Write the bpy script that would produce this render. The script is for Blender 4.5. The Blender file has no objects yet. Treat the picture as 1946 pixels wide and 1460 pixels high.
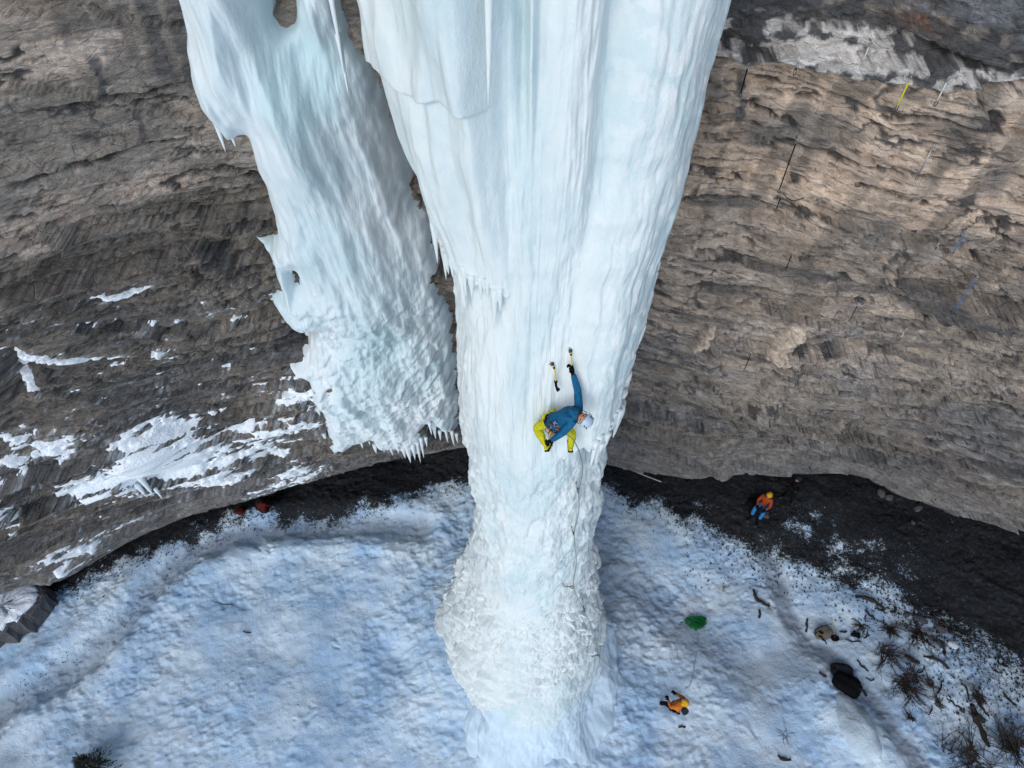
import bpy, math, random
import numpy as np
from mathutils import Vector, Matrix
from mathutils.bvhtree import BVHTree

SC = bpy.context.scene
rnd = random.Random(7)

# ------------------------------------------------------------------ camera
CAMZ, PITCH, FPX, CX, CY = 26.0, math.radians(52), 1351.0, 973.0, 730.0
cam_d = bpy.data.cameras.new('camera')
cam_d.sensor_width = 36.0
cam_d.lens = 36.0 * FPX / 1946.0
cam_d.clip_start, cam_d.clip_end = 0.1, 2000.0
cam = bpy.data.objects.new('camera', cam_d)
SC.collection.objects.link(cam)
cam.location = (0, 0, CAMZ)
cam.rotation_euler = (math.pi / 2 - PITCH, 0, 0)
SC.camera = cam

# ------------------------------------------------------------------ world, sun, exposure
SUN_EL, SUN_AZ = math.radians(30), math.radians(-22)      # azimuth from -y towards +x
world = bpy.data.worlds.new('World')
SC.world = world
world.use_nodes = True
wn = world.node_tree
bg = wn.nodes['Background']
sky = wn.nodes.new('ShaderNodeTexSky')
sky.sky_type = 'NISHITA'
sky.sun_disc = False
sky.sun_elevation = SUN_EL
sky.sun_rotation = math.pi - SUN_AZ
sky.altitude = 1500
wn.links.new(sky.outputs['Color'], bg.inputs['Color'])
bg.inputs['Strength'].default_value = 0.15
sun_d = bpy.data.lights.new('sun', 'SUN')
sun_d.energy = 1.2
sun_d.angle = math.radians(45)
sun_d.color = (1.0, 0.93, 0.84)
sun = bpy.data.objects.new('sun', sun_d)
SC.collection.objects.link(sun)
sdir = Vector((math.sin(SUN_AZ) * math.cos(SUN_EL), -math.cos(SUN_AZ) * math.cos(SUN_EL), math.sin(SUN_EL)))
sun.rotation_euler = sdir.to_track_quat('Z', 'Y').to_euler()
SC.view_settings.view_transform = 'Standard'
SC.view_settings.look = 'None'
SC.view_settings.gamma = 1.0
SC.view_settings.use_curve_mapping = False
SC.view_settings.exposure = 0.5

# ------------------------------------------------------------------ maths helpers
CP, SP = math.cos(PITCH), math.sin(PITCH)

def ray(px, py):
    x = (px - CX) / FPX; y = (CY - py) / FPX
    return np.array((x, CP + y * SP, -SP + y * CP))

def at_y(px, py, Y):
    d = ray(px, py); t = Y / d[1]
    return Vector((d[0] * t, Y, CAMZ + d[2] * t))

def at_z(px, py, Z):
    d = ray(px, py); t = (Z - CAMZ) / d[2]
    return Vector((d[0] * t, d[1] * t, Z))

def project(X, Y, Z):
    dz = Z - CAMZ
    dep = np.maximum(Y * CP - dz * SP, 0.5)
    return CX + FPX * X / dep, CY - FPX * (Y * SP + dz * CP) / dep

def _h(ix, iy, seed):
    n = (ix.astype(np.uint32) * np.uint32(374761393)) ^ (iy.astype(np.uint32) * np.uint32(668265263)) ^ np.uint32(seed * 2246822519 & 0xffffffff)
    n = (n ^ (n >> np.uint32(13))) * np.uint32(1274126177)
    n = (n ^ (n >> np.uint32(15))) * np.uint32(2246822519)
    return n ^ (n >> np.uint32(16))

def h01(ix, iy, seed):
    return _h(ix, iy, seed).astype(np.float32) * np.float32(1 / 4294967296.0)

def perlin(x, y, seed=0):
    x = np.asarray(x, np.float32); y = np.asarray(y, np.float32)
    x0 = np.floor(x); y0 = np.floor(y)
    fx = x - x0; fy = y - y0
    ix = x0.astype(np.int64); iy = y0.astype(np.int64)
    u = fx * fx * fx * (fx * (fx * 6 - 15) + 10); v = fy * fy * fy * (fy * (fy * 6 - 15) + 10)
    def g(dx, dy):
        a = h01(ix + dx, iy + dy, seed) * np.float32(6.2831853)
        return np.cos(a) * (fx - dx) + np.sin(a) * (fy - dy)
    a = g(0, 0); b = g(1, 0); c = g(0, 1); d = g(1, 1)
    return ((a + (b - a) * u) * (1 - v) + (c + (d - c) * u) * v) * 1.5

def fbm(x, y, oct=4, seed=0, gain=0.5, lac=2.03):
    s = 0; a = 1.0
    for i in range(oct):
        s = s + a * perlin(x, y, seed + i * 17)
        x = x * lac + 13.7; y = y * lac + 7.3; a *= gain
    return s

def ridged(x, y, oct=4, seed=0):
    s = 0; a = 1.0
    for i in range(oct):
        s = s + a * (1 - np.abs(perlin(x, y, seed + i * 31)) * 2)
        x = x * 2.1 + 3.1; y = y * 2.1 + 5.7; a *= .5
    return s

def worley(x, y, seed=0):
    ix0 = np.floor(x).astype(np.int64); iy0 = np.floor(y).astype(np.int64)
    f1 = np.full(np.shape(x), 9.0, np.float32); f2 = f1.copy(); cid = np.zeros(np.shape(x), np.float32)
    cx = np.zeros(np.shape(x), np.float32); cy = cx.copy()
    for dx in (-1, 0, 1):
        for dy in (-1, 0, 1):
            ix = ix0 + dx; iy = iy0 + dy
            px = ix + h01(ix, iy, seed); py = iy + h01(ix, iy, seed + 5)
            d = np.sqrt((px - x) ** 2 + (py - y) ** 2).astype(np.float32)
            c = h01(ix, iy, seed + 9)
            m = d < f1
            f2 = np.where(m, f1, np.minimum(f2, d))
            cid = np.where(m, c, cid); cx = np.where(m, x - px, cx); cy = np.where(m, y - py, cy)
            f1 = np.where(m, d, f1)
    return f1, f2, cid, cx, cy

def blur(A, ky, kx):
    for ax_, k in ((0, ky), (1, kx)):
        for _ in range(2):
            P_ = np.pad(A, [(k, k) if i == ax_ else (0, 0) for i in (0, 1)], 'edge')
            C_ = np.cumsum(P_, ax_, dtype=np.float64)
            n_ = A.shape[ax_]; w_ = 2 * k
            A = (np.take(C_, np.arange(w_, w_ + n_), ax_) - np.take(C_, np.arange(0, n_), ax_)) / w_
    return A

def sstep(a, b, x):
    t = np.clip((x - a) / (b - a), 0, 1)
    return t * t * (3 - 2 * t)

def seg_dist(X, Y, pts):
    best = np.full(np.shape(X), 1e9, np.float32); arc = np.zeros(np.shape(X), np.float32)
    for i in range(len(pts) - 1):
        ax, ay = pts[i]; bx, by = pts[i + 1]
        vx, vy = bx - ax, by - ay
        t = np.clip(((X - ax) * vx + (Y - ay) * vy) / (vx * vx + vy * vy), 0, 1)
        d = np.hypot(X - ax - t * vx, Y - ay - t * vy)
        best = np.minimum(best, d)
    return best

def poly_sd(X, Y, pts):            # positive inside
    d = seg_dist(X, Y, pts + [pts[0]])
    ins = np.zeros(np.shape(X), bool)
    n = len(pts)
    for i in range(n):
        ax, ay = pts[i]; bx, by = pts[(i + 1) % n]
        if ay == by: continue
        c = ((ay > Y) != (by > Y)) & (X < (bx - ax) * (Y - ay) / (by - ay) + ax)
        ins ^= c
    return np.where(ins, d, -d)

def blob(X, Y, cx, cy, rx, ry, ang=0):
    a = math.radians(ang); dx = X - cx; dy = Y - cy
    u = (dx * math.cos(a) + dy * math.sin(a)) / rx; v = (-dx * math.sin(a) + dy * math.cos(a)) / ry
    return np.exp(-(u * u + v * v))

# ------------------------------------------------------------------ object helpers
COL = SC.collection

def link(name, me, parent=None, mat=None):
    o = bpy.data.objects.new(name, me)
    COL.objects.link(o)
    if parent: o.parent = parent
    if mat and me is not None: me.materials.append(mat)
    return o

def tag(o, label=None, cat=None, group=None, kind=None):
    if label: o['label'] = label
    if cat: o['category'] = cat
    if group: o['group'] = group
    if kind: o['kind'] = kind
    return o

def thing(name, label, cat, loc=(0, 0, 0), group=None, rot=None):
    o = bpy.data.objects.new(name, None); o.empty_display_size = .2
    COL.objects.link(o); o.location = loc
    if rot is not None: o.rotation_euler = rot
    return tag(o, label, cat, group)

def np_mesh(name, V, F, smooth=True):
    me = bpy.data.meshes.new(name)
    F = np.asarray(F, np.int32); k = F.shape[1]
    me.vertices.add(len(V)); me.vertices.foreach_set('co', np.asarray(V, np.float32).ravel())
    me.loops.add(F.size); me.loops.foreach_set('vertex_index', F.ravel())
    me.polygons.add(len(F))
    me.polygons.foreach_set('loop_start', np.arange(0, F.size, k, dtype=np.int32))
    me.polygons.foreach_set('loop_total', np.full(len(F), k, np.int32))
    if smooth: me.polygons.foreach_set('use_smooth', np.ones(len(F), bool))
    me.update(calc_edges=True)
    return me

def grid_faces(nr, nc, wrap=False, flip=False, keep=None):
    idx = np.arange(nr * nc).reshape(nr, nc)
    if wrap: idx = np.concatenate([idx, idx[:, :1]], 1)
    a = idx[:-1, :-1]; b = idx[:-1, 1:]; c = idx[1:, 1:]; d = idx[1:, :-1]
    F = np.stack([a, d, c, b] if flip else [a, b, c, d], -1).reshape(-1, 4)
    if keep is not None: F = F[keep.reshape(-1)]
    return F

def compact(V, F, attrs=()):
    used = np.unique(F); mp = np.full(len(V), -1, np.int64); mp[used] = np.arange(len(used))
    return V[used], mp[F], [a[used] for a in attrs]

def attr_f(me, name, a):
    at = me.attributes.new(name, 'FLOAT', 'POINT'); at.data.foreach_set('value', np.asarray(a, np.float32).ravel())

def attr_c(me, name, a):
    at = me.attributes.new(name, 'FLOAT_COLOR', 'POINT')
    a = np.asarray(a, np.float32)
    if a.shape[-1] == 3: a = np.concatenate([a, np.ones(a.shape[:-1] + (1,), np.float32)], -1)
    at.data.foreach_set('color', a.ravel())

class MB:
    """collects tubes, boxes, blobs into one mesh"""
    def __init__(s): s.v = []; s.f = []
    def add(s, vs, fs):
        o = len(s.v); s.v += [tuple(v) for v in vs]; s.f += [tuple(i + o for i in f) for f in fs]
    def tube(s, pts, rad, n=6, flat=1.0):
        pts = [Vector(p) for p in pts]; m = len(pts)
        if not hasattr(rad, '__len__'): rad = [rad] * m
        vs = []; prev = None
        for i, p in enumerate(pts):
            d = (pts[min(i + 1, m - 1)] - pts[max(i - 1, 0)])
            if d.length < 1e-7: d = Vector((0, 0, 1))
            d.normalize()
            if prev is None:
                prev = d.orthogonal().normalized()
            u = (prev - d * prev.dot(d))
            u = u.normalized() if u.length > 1e-5 else d.orthogonal().normalized()
            prev = u; w = d.cross(u)
            for k in range(n):
                a = 2 * math.pi * k / n
                vs.append(p + (u * math.cos(a) + w * math.sin(a) * flat) * rad[i])
        fs = []
        for i in range(m - 1):
            for k in range(n):
                a = i * n + k; b = i * n + (k + 1) % n
                fs.append((a, b, b + n, a + n))
        fs.append(tuple(range(n - 1, -1, -1))); fs.append(tuple((m - 1) * n + k for k in range(n)))
        s.add(vs, fs); return s
    def box(s, c, sz, R=None):
        c = Vector(c); vs = []
        for x in (-.5, .5):
            for y in (-.5, .5):
                for z in (-.5, .5):
                    v = Vector((x * sz[0], y * sz[1], z * sz[2]))
                    vs.append(c + (R @ v if R else v))
        s.add(vs, [(0, 1, 3, 2), (4, 6, 7, 5), (0, 4, 5, 1), (2, 3, 7, 6), (0, 2, 6, 4), (1, 5, 7, 3)]); return s
    def ball(s, c, r, R=None, nu=12, nv=8, fn=None):
        c = Vector(c); r = (r, r, r) if not hasattr(r, '__len__') else r
        vs = []; fs = []
        for j in range(nv + 1):
            ph = math.pi * j / nv
            for i in range(nu):
                th = 2 * math.pi * i / nu
                d = Vector((math.sin(ph) * math.cos(th), math.sin(ph) * math.sin(th), math.cos(ph)))
                k = fn(d) if fn else 1.0
                v = Vector((d.x * r[0] * k, d.y * r[1] * k, d.z * r[2] * k))
                vs.append(c + (R @ v if R else v))
        for j in range(nv):
            for i in range(nu):
                a = j * nu + i; b = j * nu + (i + 1) % nu
                fs.append((a, a + nu, b + nu, b))
        s.add(vs, fs); return s
    def ring(s, c, R, rx, ry, r, n=14, m=5):
        pts = [Vector(c) + R @ Vector((math.cos(2 * math.pi * k / n) * rx, math.sin(2 * math.pi * k / n) * ry, 0)) for k in range(n + 1)]
        return s.tube(pts, r, m)
    def build(s, name, mat, parent=None, smooth=True):
        me = bpy.data.meshes.new(name)
        me.from_pydata(s.v, [], s.f)
        if smooth: me.polygons.foreach_set('use_smooth', [True] * len(me.polygons))
        me.update()
        return link(name, me, parent, mat)

# ------------------------------------------------------------------ materials
def new_mat(name):
    m = bpy.data.materials.new(name); m.use_nodes = True
    nt = m.node_tree; b = nt.nodes['Principled BSDF']
    return m, nt, b

def N(nt, typ, **kw):
    n = nt.nodes.new(typ)
    for k, v in kw.items():
        if k in n.inputs.keys(): n.inputs[k].default_value = v
        else: setattr(n, k, v)
    return n

def mixc(nt, fac, a, b, mode='MIX'):
    n = nt.nodes.new('ShaderNodeMix'); n.data_type = 'RGBA'; n.blend_type = mode
    for i, v in ((0, fac), (6, a), (7, b)):
        if isinstance(v, bpy.types.NodeSocket): nt.links.new(v, n.inputs[i])
        else: n.inputs[i].default_value = v if i == 0 else (*v, 1)
    return n.outputs[2]

def mth(nt, op, a, b=0.0, clamp=False):
    n = nt.nodes.new('ShaderNodeMath'); n.operation = op; n.use_clamp = clamp
    for i, v in ((0, a), (1, b)):
        if isinstance(v, bpy.types.NodeSocket): nt.links.new(v, n.inputs[i])
        else: n.inputs[i].default_value = v
    return n.outputs[0]

def noise_tex(nt, scale, detail=4, rough=.55, vec=None, stretch=None):
    n = N(nt, 'ShaderNodeTexNoise', Scale=scale, Detail=detail, Roughness=rough)
    if vec is None: vec = nt.nodes.new('ShaderNodeTexCoord').outputs['Object']
    if stretch:
        mp = nt.nodes.new('ShaderNodeMapping'); mp.inputs['Scale'].default_value = stretch
        nt.links.new(vec, mp.inputs['Vector']); vec = mp.outputs[0]
    nt.links.new(vec, n.inputs['Vector'])
    return n.outputs['Fac']

def ramp(nt, fac, stops):
    n = nt.nodes.new('ShaderNodeValToRGB')
    e = n.color_ramp.elements
    while len(e) < len(stops): e.new(.5)
    for i, (p, c) in enumerate(stops):
        e[i].position = p; e[i].color = (c, c, c, 1) if not hasattr(c, '__len__') else (*c, 1)
    nt.links.new(fac, n.inputs[0]); return n.outputs[0]

def attrn(nt, name, out='Fac'):
    n = nt.nodes.new('ShaderNodeAttribute'); n.attribute_name = name; return n.outputs[out]

def bump(nt, b, h, dist, strength=1.0, prev=None):
    n = N(nt, 'ShaderNodeBump', Strength=strength, Distance=dist)
    nt.links.new(h, n.inputs['Height'])
    if prev: nt.links.new(prev, n.inputs['Normal'])
    nt.links.new(n.outputs[0], b.inputs['Normal']); return n.outputs[0]

def simple(name, col, rough=.6, metal=0.0, var=.25, scale=30, bumpd=.003):
    m, nt, b = new_mat(name)
    f = noise_tex(nt, scale, 3)
    c = mixc(nt, f, [x * (1 - var) for x in col], [min(1, x * (1 + var)) for x in col])
    nt.links.new(c, b.inputs['Base Color'])
    b.inputs['Roughness'].default_value = rough; b.inputs['Metallic'].default_value = metal
    if metal == 0 and rough >= .55: b.inputs['Specular IOR Level'].default_value = .15
    if bumpd: bump(nt, b, f, bumpd)
    return m

# rock
m_rock, nt, b = new_mat('rock')
vc = attrn(nt, 'rockcol', 'Color')
n1 = noise_tex(nt, 2.2, 8, .68, stretch=(1, 1, 2.2))
n2 = noise_tex(nt, 9.0, 8, .7, stretch=(1, 1, 2.6))
n3 = noise_tex(nt, 45.0, 5, .7)
c = mixc(nt, 1.0, vc, ramp(nt, n1, [(.28, .72), (.5, 1.0), (.75, 1.25)]), 'MULTIPLY')
c = mixc(nt, 1.0, c, ramp(nt, n2, [(.3, .80), (.5, 1.0), (.72, 1.2)]), 'MULTIPLY')
c = mixc(nt, 1.0, c, ramp(nt, n3, [(.3, .72), (.5, 1.0), (.7, 1.25)]), 'MULTIPLY')
tcn = nt.nodes.new('ShaderNodeTexCoord').outputs['Object']
def vor(scale, st, feat, dist=.10):
    wn_ = N(nt, 'ShaderNodeTexNoise', Scale=scale * 1.3, Detail=4); nt.links.new(tcn, wn_.inputs['Vector'])
    mx = nt.nodes.new('ShaderNodeMix'); mx.data_type = 'VECTOR'; mx.inputs[0].default_value = .12
    mp = nt.nodes.new('ShaderNodeMapping'); mp.inputs['Scale'].default_value = st
    nt.links.new(tcn, mp.inputs['Vector']); 
    ad = nt.nodes.new('ShaderNodeVectorMath'); ad.operation = 'MULTIPLY_ADD'
    nt.links.new(wn_.outputs['Color'], ad.inputs[0]); ad.inputs[1].default_value = (dist / scale * 2,) * 3; nt.links.new(mp.outputs[0], ad.inputs[2])
    v = N(nt, 'ShaderNodeTexVoronoi', Scale=scale); v.feature = feat
    nt.links.new(ad.outputs[0], v.inputs['Vector']); return v
va = vor(1.7, (1, 1, 2.6), 'F1'); vb = vor(5.5, (1, 1, 2.8), 'F1'); ve = vor(1.9, (1, 1, 2.4), 'DISTANCE_TO_EDGE'); vf = vor(6.5, (1, 1, 2.6), 'DISTANCE_TO_EDGE')
sa = nt.nodes.new('ShaderNodeSeparateColor'); nt.links.new(va.outputs['Color'], sa.inputs[0])
sb_ = nt.nodes.new('ShaderNodeSeparateColor'); nt.links.new(vb.outputs['Color'], sb_.inputs[0])
c = mixc(nt, 1.0, c, ramp(nt, sa.outputs[0], [(0, .80), (1, 1.18)]), 'MULTIPLY')
c = mixc(nt, 1.0, c, ramp(nt, sb_.outputs[0], [(0, .80), (1, 1.18)]), 'MULTIPLY')
ce = ramp(nt, ve.outputs['Distance'], [(0, 0.0), (.05, 1.0)]); cf = ramp(nt, vf.outputs['Distance'], [(0, 0.0), (.08, 1.0)])
n5 = noise_tex(nt, 2.4, 9, .72, stretch=(.6, .6, 2.6)); n6 = noise_tex(nt, 5.5, 9, .75)
vein = ramp(nt, n5, [(.33, .35), (.40, 1.0), (.63, 1.0), (.72, 1.2)])
c = mixc(nt, 1.0, c, vein, 'MULTIPLY')
c = mixc(nt, 1.0, c, ramp(nt, n6, [(.34, .6), (.43, 1.0)]), 'MULTIPLY')
nt.links.new(c, b.inputs['Base Color'])
b.inputs['Roughness'].default_value = .88; b.inputs['Specular IOR Level'].default_value = .2
hh = mth(nt, 'ADD', mth(nt, 'ADD', n2, n5), mth(nt, 'MULTIPLY', n3, .35))
hh = mth(nt, 'ADD', hh, mth(nt, 'MULTIPLY', ce, .35)); hh = mth(nt, 'ADD', hh, mth(nt, 'MULTIPLY', cf, .08))
hh = mth(nt, 'ADD', hh, mth(nt, 'MULTIPLY', sa.outputs[1], .3)); hh = mth(nt, 'ADD', hh, mth(nt, 'MULTIPLY', sb_.outputs[1], .15))
bump(nt, b, hh, .055, 1.0)

# snow (ledges, boulder tops)
m_snow, nt, b = new_mat('snow')
n1 = noise_tex(nt, 1.2, 5); n2 = noise_tex(nt, 14, 4, .6)
c = mixc(nt, n1, (.70, .78, .86), (.84, .88, .92))
nt.links.new(c, b.inputs['Base Color']); b.inputs['Roughness'].default_value = .75
bump(nt, b, n2, .04)

# ground: snow, trodden snow, dirt
m_ground, nt, b = new_mat('ground')
dirt = attrn(nt, 'dirt'); path = attrn(nt, 'path')
n1 = noise_tex(nt, .55, 6, .6); n2 = noise_tex(nt, 7, 8, .72); n3 = noise_tex(nt, 26, 6, .7); n4 = noise_tex(nt, 2.4, 7, .6)
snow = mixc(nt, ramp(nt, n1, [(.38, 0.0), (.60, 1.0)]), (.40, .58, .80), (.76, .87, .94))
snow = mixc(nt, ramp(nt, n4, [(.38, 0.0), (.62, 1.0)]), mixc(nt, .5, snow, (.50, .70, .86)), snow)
trod = mixc(nt, n3, (.17, .21, .27), (.36, .43, .51))
snow = mixc(nt, path, snow, trod)
dcol = mixc(nt, n3, (.004, .006, .009), (.026, .028, .030))
dcol = mixc(nt, ramp(nt, n2, [(.5, 0.0), (.64, 1.0)]), dcol, (.045, .046, .050))
s = mth(nt, 'ADD', mth(nt, 'MULTIPLY', n2, .55), mth(nt, 'MULTIPLY', n3, .45))
s = mth(nt, 'ADD', dirt, mth(nt, 'MULTIPLY', mth(nt, 'SUBTRACT', s, .5), 2.6))
fac = ramp(nt, s, [(.40, 0.0), (.62, 1.0)])
c = mixc(nt, fac, snow, dcol)
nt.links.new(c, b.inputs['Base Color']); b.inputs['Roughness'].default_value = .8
b.inputs['Specular IOR Level'].default_value = .2
bump(nt, b, mth(nt, 'ADD', n2, mth(nt, 'MULTIPLY', n3, .5)), .05)

# ice
def ice_mat(name, white, clear, rough=.38, bd=.03, vs=.35):
    m, nt, b = new_mat(name)
    fr = attrn(nt, 'frost')
    n1 = noise_tex(nt, .8, 6, .55, stretch=(1.3, 1.3, max(.5, vs))); n2 = noise_tex(nt, 8, 6, .62, stretch=(1, 1, max(.4, vs))); n3 = noise_tex(nt, 34, 4, .6)
    f = mth(nt, 'ADD', fr, mth(nt, 'MULTIPLY', mth(nt, 'SUBTRACT', n1, .5), .9))
    f = mth(nt, 'ADD', f, mth(nt, 'MULTIPLY', mth(nt, 'SUBTRACT', n2, .5), .5))
    f = ramp(nt, f, [(.1, 0.0), (.75, 1.0)])
    c = mixc(nt, f, clear, white)
    c = mixc(nt, attrn(nt, 'snowy'), c, (.56, .70, .82))
    nt.links.new(c, b.inputs['Base Color'])
    b.inputs['IOR'].default_value = 1.31
    r = mth(nt, 'ADD', mth(nt, 'MULTIPLY', f, .3), rough)
    nt.links.new(r, b.inputs['Roughness'])
    b.inputs['Subsurface Weight'].default_value = .2
    b.inputs['Subsurface Radius'].default_value = (.5, .9, 1.0)
    b.inputs['Subsurface Scale'].default_value = .06
    bump(nt, b, mth(nt, 'ADD', n2, mth(nt, 'MULTIPLY', n3, .35)), bd)
    return m
m_ice = ice_mat("pillar_ice", (.645, .71, .72), (.42, .57, .61), bd=.016)
m_ice_l = ice_mat('side_ice', (.64, .71, .75), (.46, .61, .66), bd=.014, rough=.5)

m_ice_m = ice_mat('mound_ice', (.46, .56, .63), (.44, .50, .46), bd=.05, rough=.6)
m_black = simple('black_fabric', (.0035, .0035, .0045), .9)
m_dgrey = simple('dark_grey_fabric', (.016, .019, .026), .9)
m_tan = simple('tan_fabric', (.15, .13, .105), .85)
m_blue = simple('blue_jacket', (.006, .10, .22), .6, scale=9, bumpd=.10, var=.45)
m_dblue = simple('dark_blue_panel', (.012, .05, .12), .6, scale=10, bumpd=.015)
m_yellow = simple('yellow_fabric', (.50, .47, .012), .65, scale=9, bumpd=.08, var=.35)
m_yshaft = simple('yellow_paint', (.62, .46, .02), .4)
m_skin = simple('skin', (.42, .24, .17), .5, var=.1)
m_helmet = simple('pale_blue_helmet', (.42, .52, .66), .3, var=.05, bumpd=0)
m_metal = simple('steel', (.42, .43, .45), .3, .9)
m_dmetal = simple('dark_metal', (.06, .06, .065), .4, .7)
m_orange = simple('orange_jacket', (.52, .15, .015), .6, scale=10, bumpd=.02)
m_amber = simple('amber_fabric', (.55, .33, .02), .6, scale=10)
m_redor = simple('red_orange_jacket', (.26, .045, .012), .6, scale=10, bumpd=.02)
m_red = simple('dark_red_jacket', (.06, .005, .004), .7, scale=10)
m_ltblue = simple('blue_trousers', (.02, .16, .38), .6)
m_green = simple('green_fabric', (.012, .17, .045), .7, scale=14, bumpd=.02)
m_rope = simple('grey_blue_rope', (.28, .36, .42), .7)
m_ropeg = simple('green_rope', (.13, .22, .20), .7)
m_white = simple('white_cord', (.6, .6, .58), .7)
m_wood = simple('weathered_wood', (.035, .030, .028), .85, scale=12, var=.5, bumpd=.01)
m_bark = simple('brown_twigs', (.045, .036, .03), .85, scale=12, var=.4)
m_needle = simple('dark_evergreen', (.022, .03, .025), .8, var=.5)
m_stone = simple('grey_stone', (.085, .085, .09), .85, scale=14, var=.5, bumpd=.02)
m_crumb = simple('dark_crumbs', (.022, .021, .022), .9, var=.6)
m_sling_y = simple('yellow_sling', (.62, .6, .01), .6, bumpd=0)
m_beard = simple('brown_hair', (.06, .035, .02), .8)

# ------------------------------------------------------------------ cliff
LIP = [(-60, 1150), (60, 1107), (105, 1113), (150, 1090), (250, 1030), (350, 985), (430, 965), (520, 932), (640, 897), (760, 872),
       (880, 850), (1010, 856), (1150, 880), (1260, 905), (1330, 914), (1400, 898), (1500, 906), (1600, 906), (1650, 917),
       (1720, 950), (1800, 975), (1880, 990), (1946, 1015), (2050, 1050)]
ZL = 1.5
_lp = [at_z(a, b_, ZL) for a, b_ in LIP]
LX = np.array([-60, -30] + [p.x for p in _lp] + [34, 70]); LY = np.array([-18, 3.5] + [p.y for p in _lp] + [3, -18])
_xs = np.linspace(-60, 70, 1300); _ly = np.interp(_xs, LX, LY)
_k = np.hanning(9); _k /= _k.sum(); _ly = np.convolve(np.pad(_ly, 4, 'edge'), _k, 'valid')

_kk = np.hanning(41); _kk /= _kk.sum(); _lys = np.convolve(np.pad(_ly, 20, 'edge'), _kk, 'valid')

def F0(x, z):
    w = sstep(ZL, ZL + 6, z)
    lip = np.interp(x, _xs, _ly) * (1 - w) + np.interp(x, _xs, _lys) * w
    h = np.maximum(z - ZL, 0)
    lean = h * (.15 + .018 * np.clip(x - 5, 0, 8) + .006 * np.clip(-x - 4, 0, 9)) + .0035 * h * h
    return lip - lean

def hit_F0(px, py, off=0.0):
    d = ray(px, py); lo, hi = 4.0, 60.0
    f = lambda t: t * d[1] - (float(F0(np.float64(t * d[0]), np.float64(CAMZ + t * d[2]))) - off)
    for t in np.linspace(4, 60, 300):
        if f(t) > 0: hi = t; lo = t - .2; break
    for _ in range(20):
        m_ = (lo + hi) / 2
        if f(m_) > 0: hi = m_
        else: lo = m_
    return Vector((hi * d[0], hi * d[1], CAMZ + hi * d[2]))

# ledges drawn along the beds: (points, out above, cut below, height above, height below)
LEDGES = [
    ([(1360, 106), (1440, 112), (1500, 113), (1600, 128), (1700, 140), (1760, 148), (1850, 155), (1960, 168)], .34, .12, .8, .25),
    ([(1400, 292), (1440, 300), (1530, 326), (1600, 345), (1650, 352), (1700, 362), (1760, 378), (1800, 392)], .16, .16, .4, .3),
    ([(1590, 528), (1640, 540), (1690, 553), (1760, 590), (1830, 603), (1946, 628)], .26, .26, .5, .3),
    ([(1480, 478), (1530, 490), (1580, 515)], .12, .1, .3, .2),
    ([(1300, 418), (1380, 428), (1450, 455)], .12, .12, .3, .2),
    ([(1250, 560), (1340, 548), (1450, 552), (1590, 560)], .12, .12, .4, .2),
    ([(1420, 660), (1500, 672), (1620, 700), (1750, 742)], .08, .1, .3, .2),
    ([(1190, 730), (1280, 760), (1400, 775), (1500, 770)], .08, .1, .3, .2),
    ([(-20, 238), (100, 212), (200, 196), (300, 180), (370, 170)], .05, .08, .2, .1),
    ([(-20, 352), (100, 328), (220, 292), (330, 268), (430, 260), (470, 262)], .14, .10, .5, .3),
    ([(-20, 598), (120, 580), (240, 552), (290, 540)], .1, .1, .4, .2),
    ([(255, 642), (330, 608), (400, 578), (460, 558), (530, 545)], .26, .26, .4, .25),
    ([(-20, 697), (90, 682), (200, 668), (310, 652)], .14, .16, .4, .25),
    ([(130, 812), (190, 820), (235, 806), (260, 798)], .28, .2, .5, .3),
    ([(330, 470), (420, 455), (520, 430)], .1, .1, .3, .2),
    ([(-20, 760), (30, 770), (70, 800)], .2, .2, .4, .3),
    ([(1750, 610), (1830, 660), (1960, 690)], .14, .12, .3, .2),
    ([(1640, 130), (1700, 60), (1800, 95), (1960, 150)], .1, .1, .3, .2),
]
_led = []
for pts, o1, c1, h1, h2 in LEDGES:
    w = [hit_F0(*p) for p in pts]
    _led.append(([v.x for v in w], [v.z for v in w], o1, c1, h1, h2))

def partings(x, zw, xw):
    d = 0
    for (fx, fz, w, dep, sd_) in ((.22, 1.3, .030, .30, 150), (.45, 2.9, .040, .18, 160), (1.1, 6.5, .06, .09, 170)):
        n_ = perlin(x * fx, zw * fz, sd_) + .25 * perlin(x * fx * 4, zw * fz * 2.2, sd_ + 1) + .10 * perlin(x * fx * 12, zw * fz * 5, sd_ + 3)
        m_ = sstep(-.05, .25, perlin(x * fx * .8 + 7, zw * fz * .5, sd_ + 2))
        d = d + dep * m_ * sstep(w * 2.2, w * .6, np.abs(n_))
    n_ = perlin(xw * .9, zw * .28, 180) + .25 * perlin(xw * 3, zw * 2, 181)
    d = d + .10 * sstep(.05, .015, np.abs(n_)) * sstep(.0, .25, perlin(x * .3, zw * .6, 182))
    return d

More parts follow.
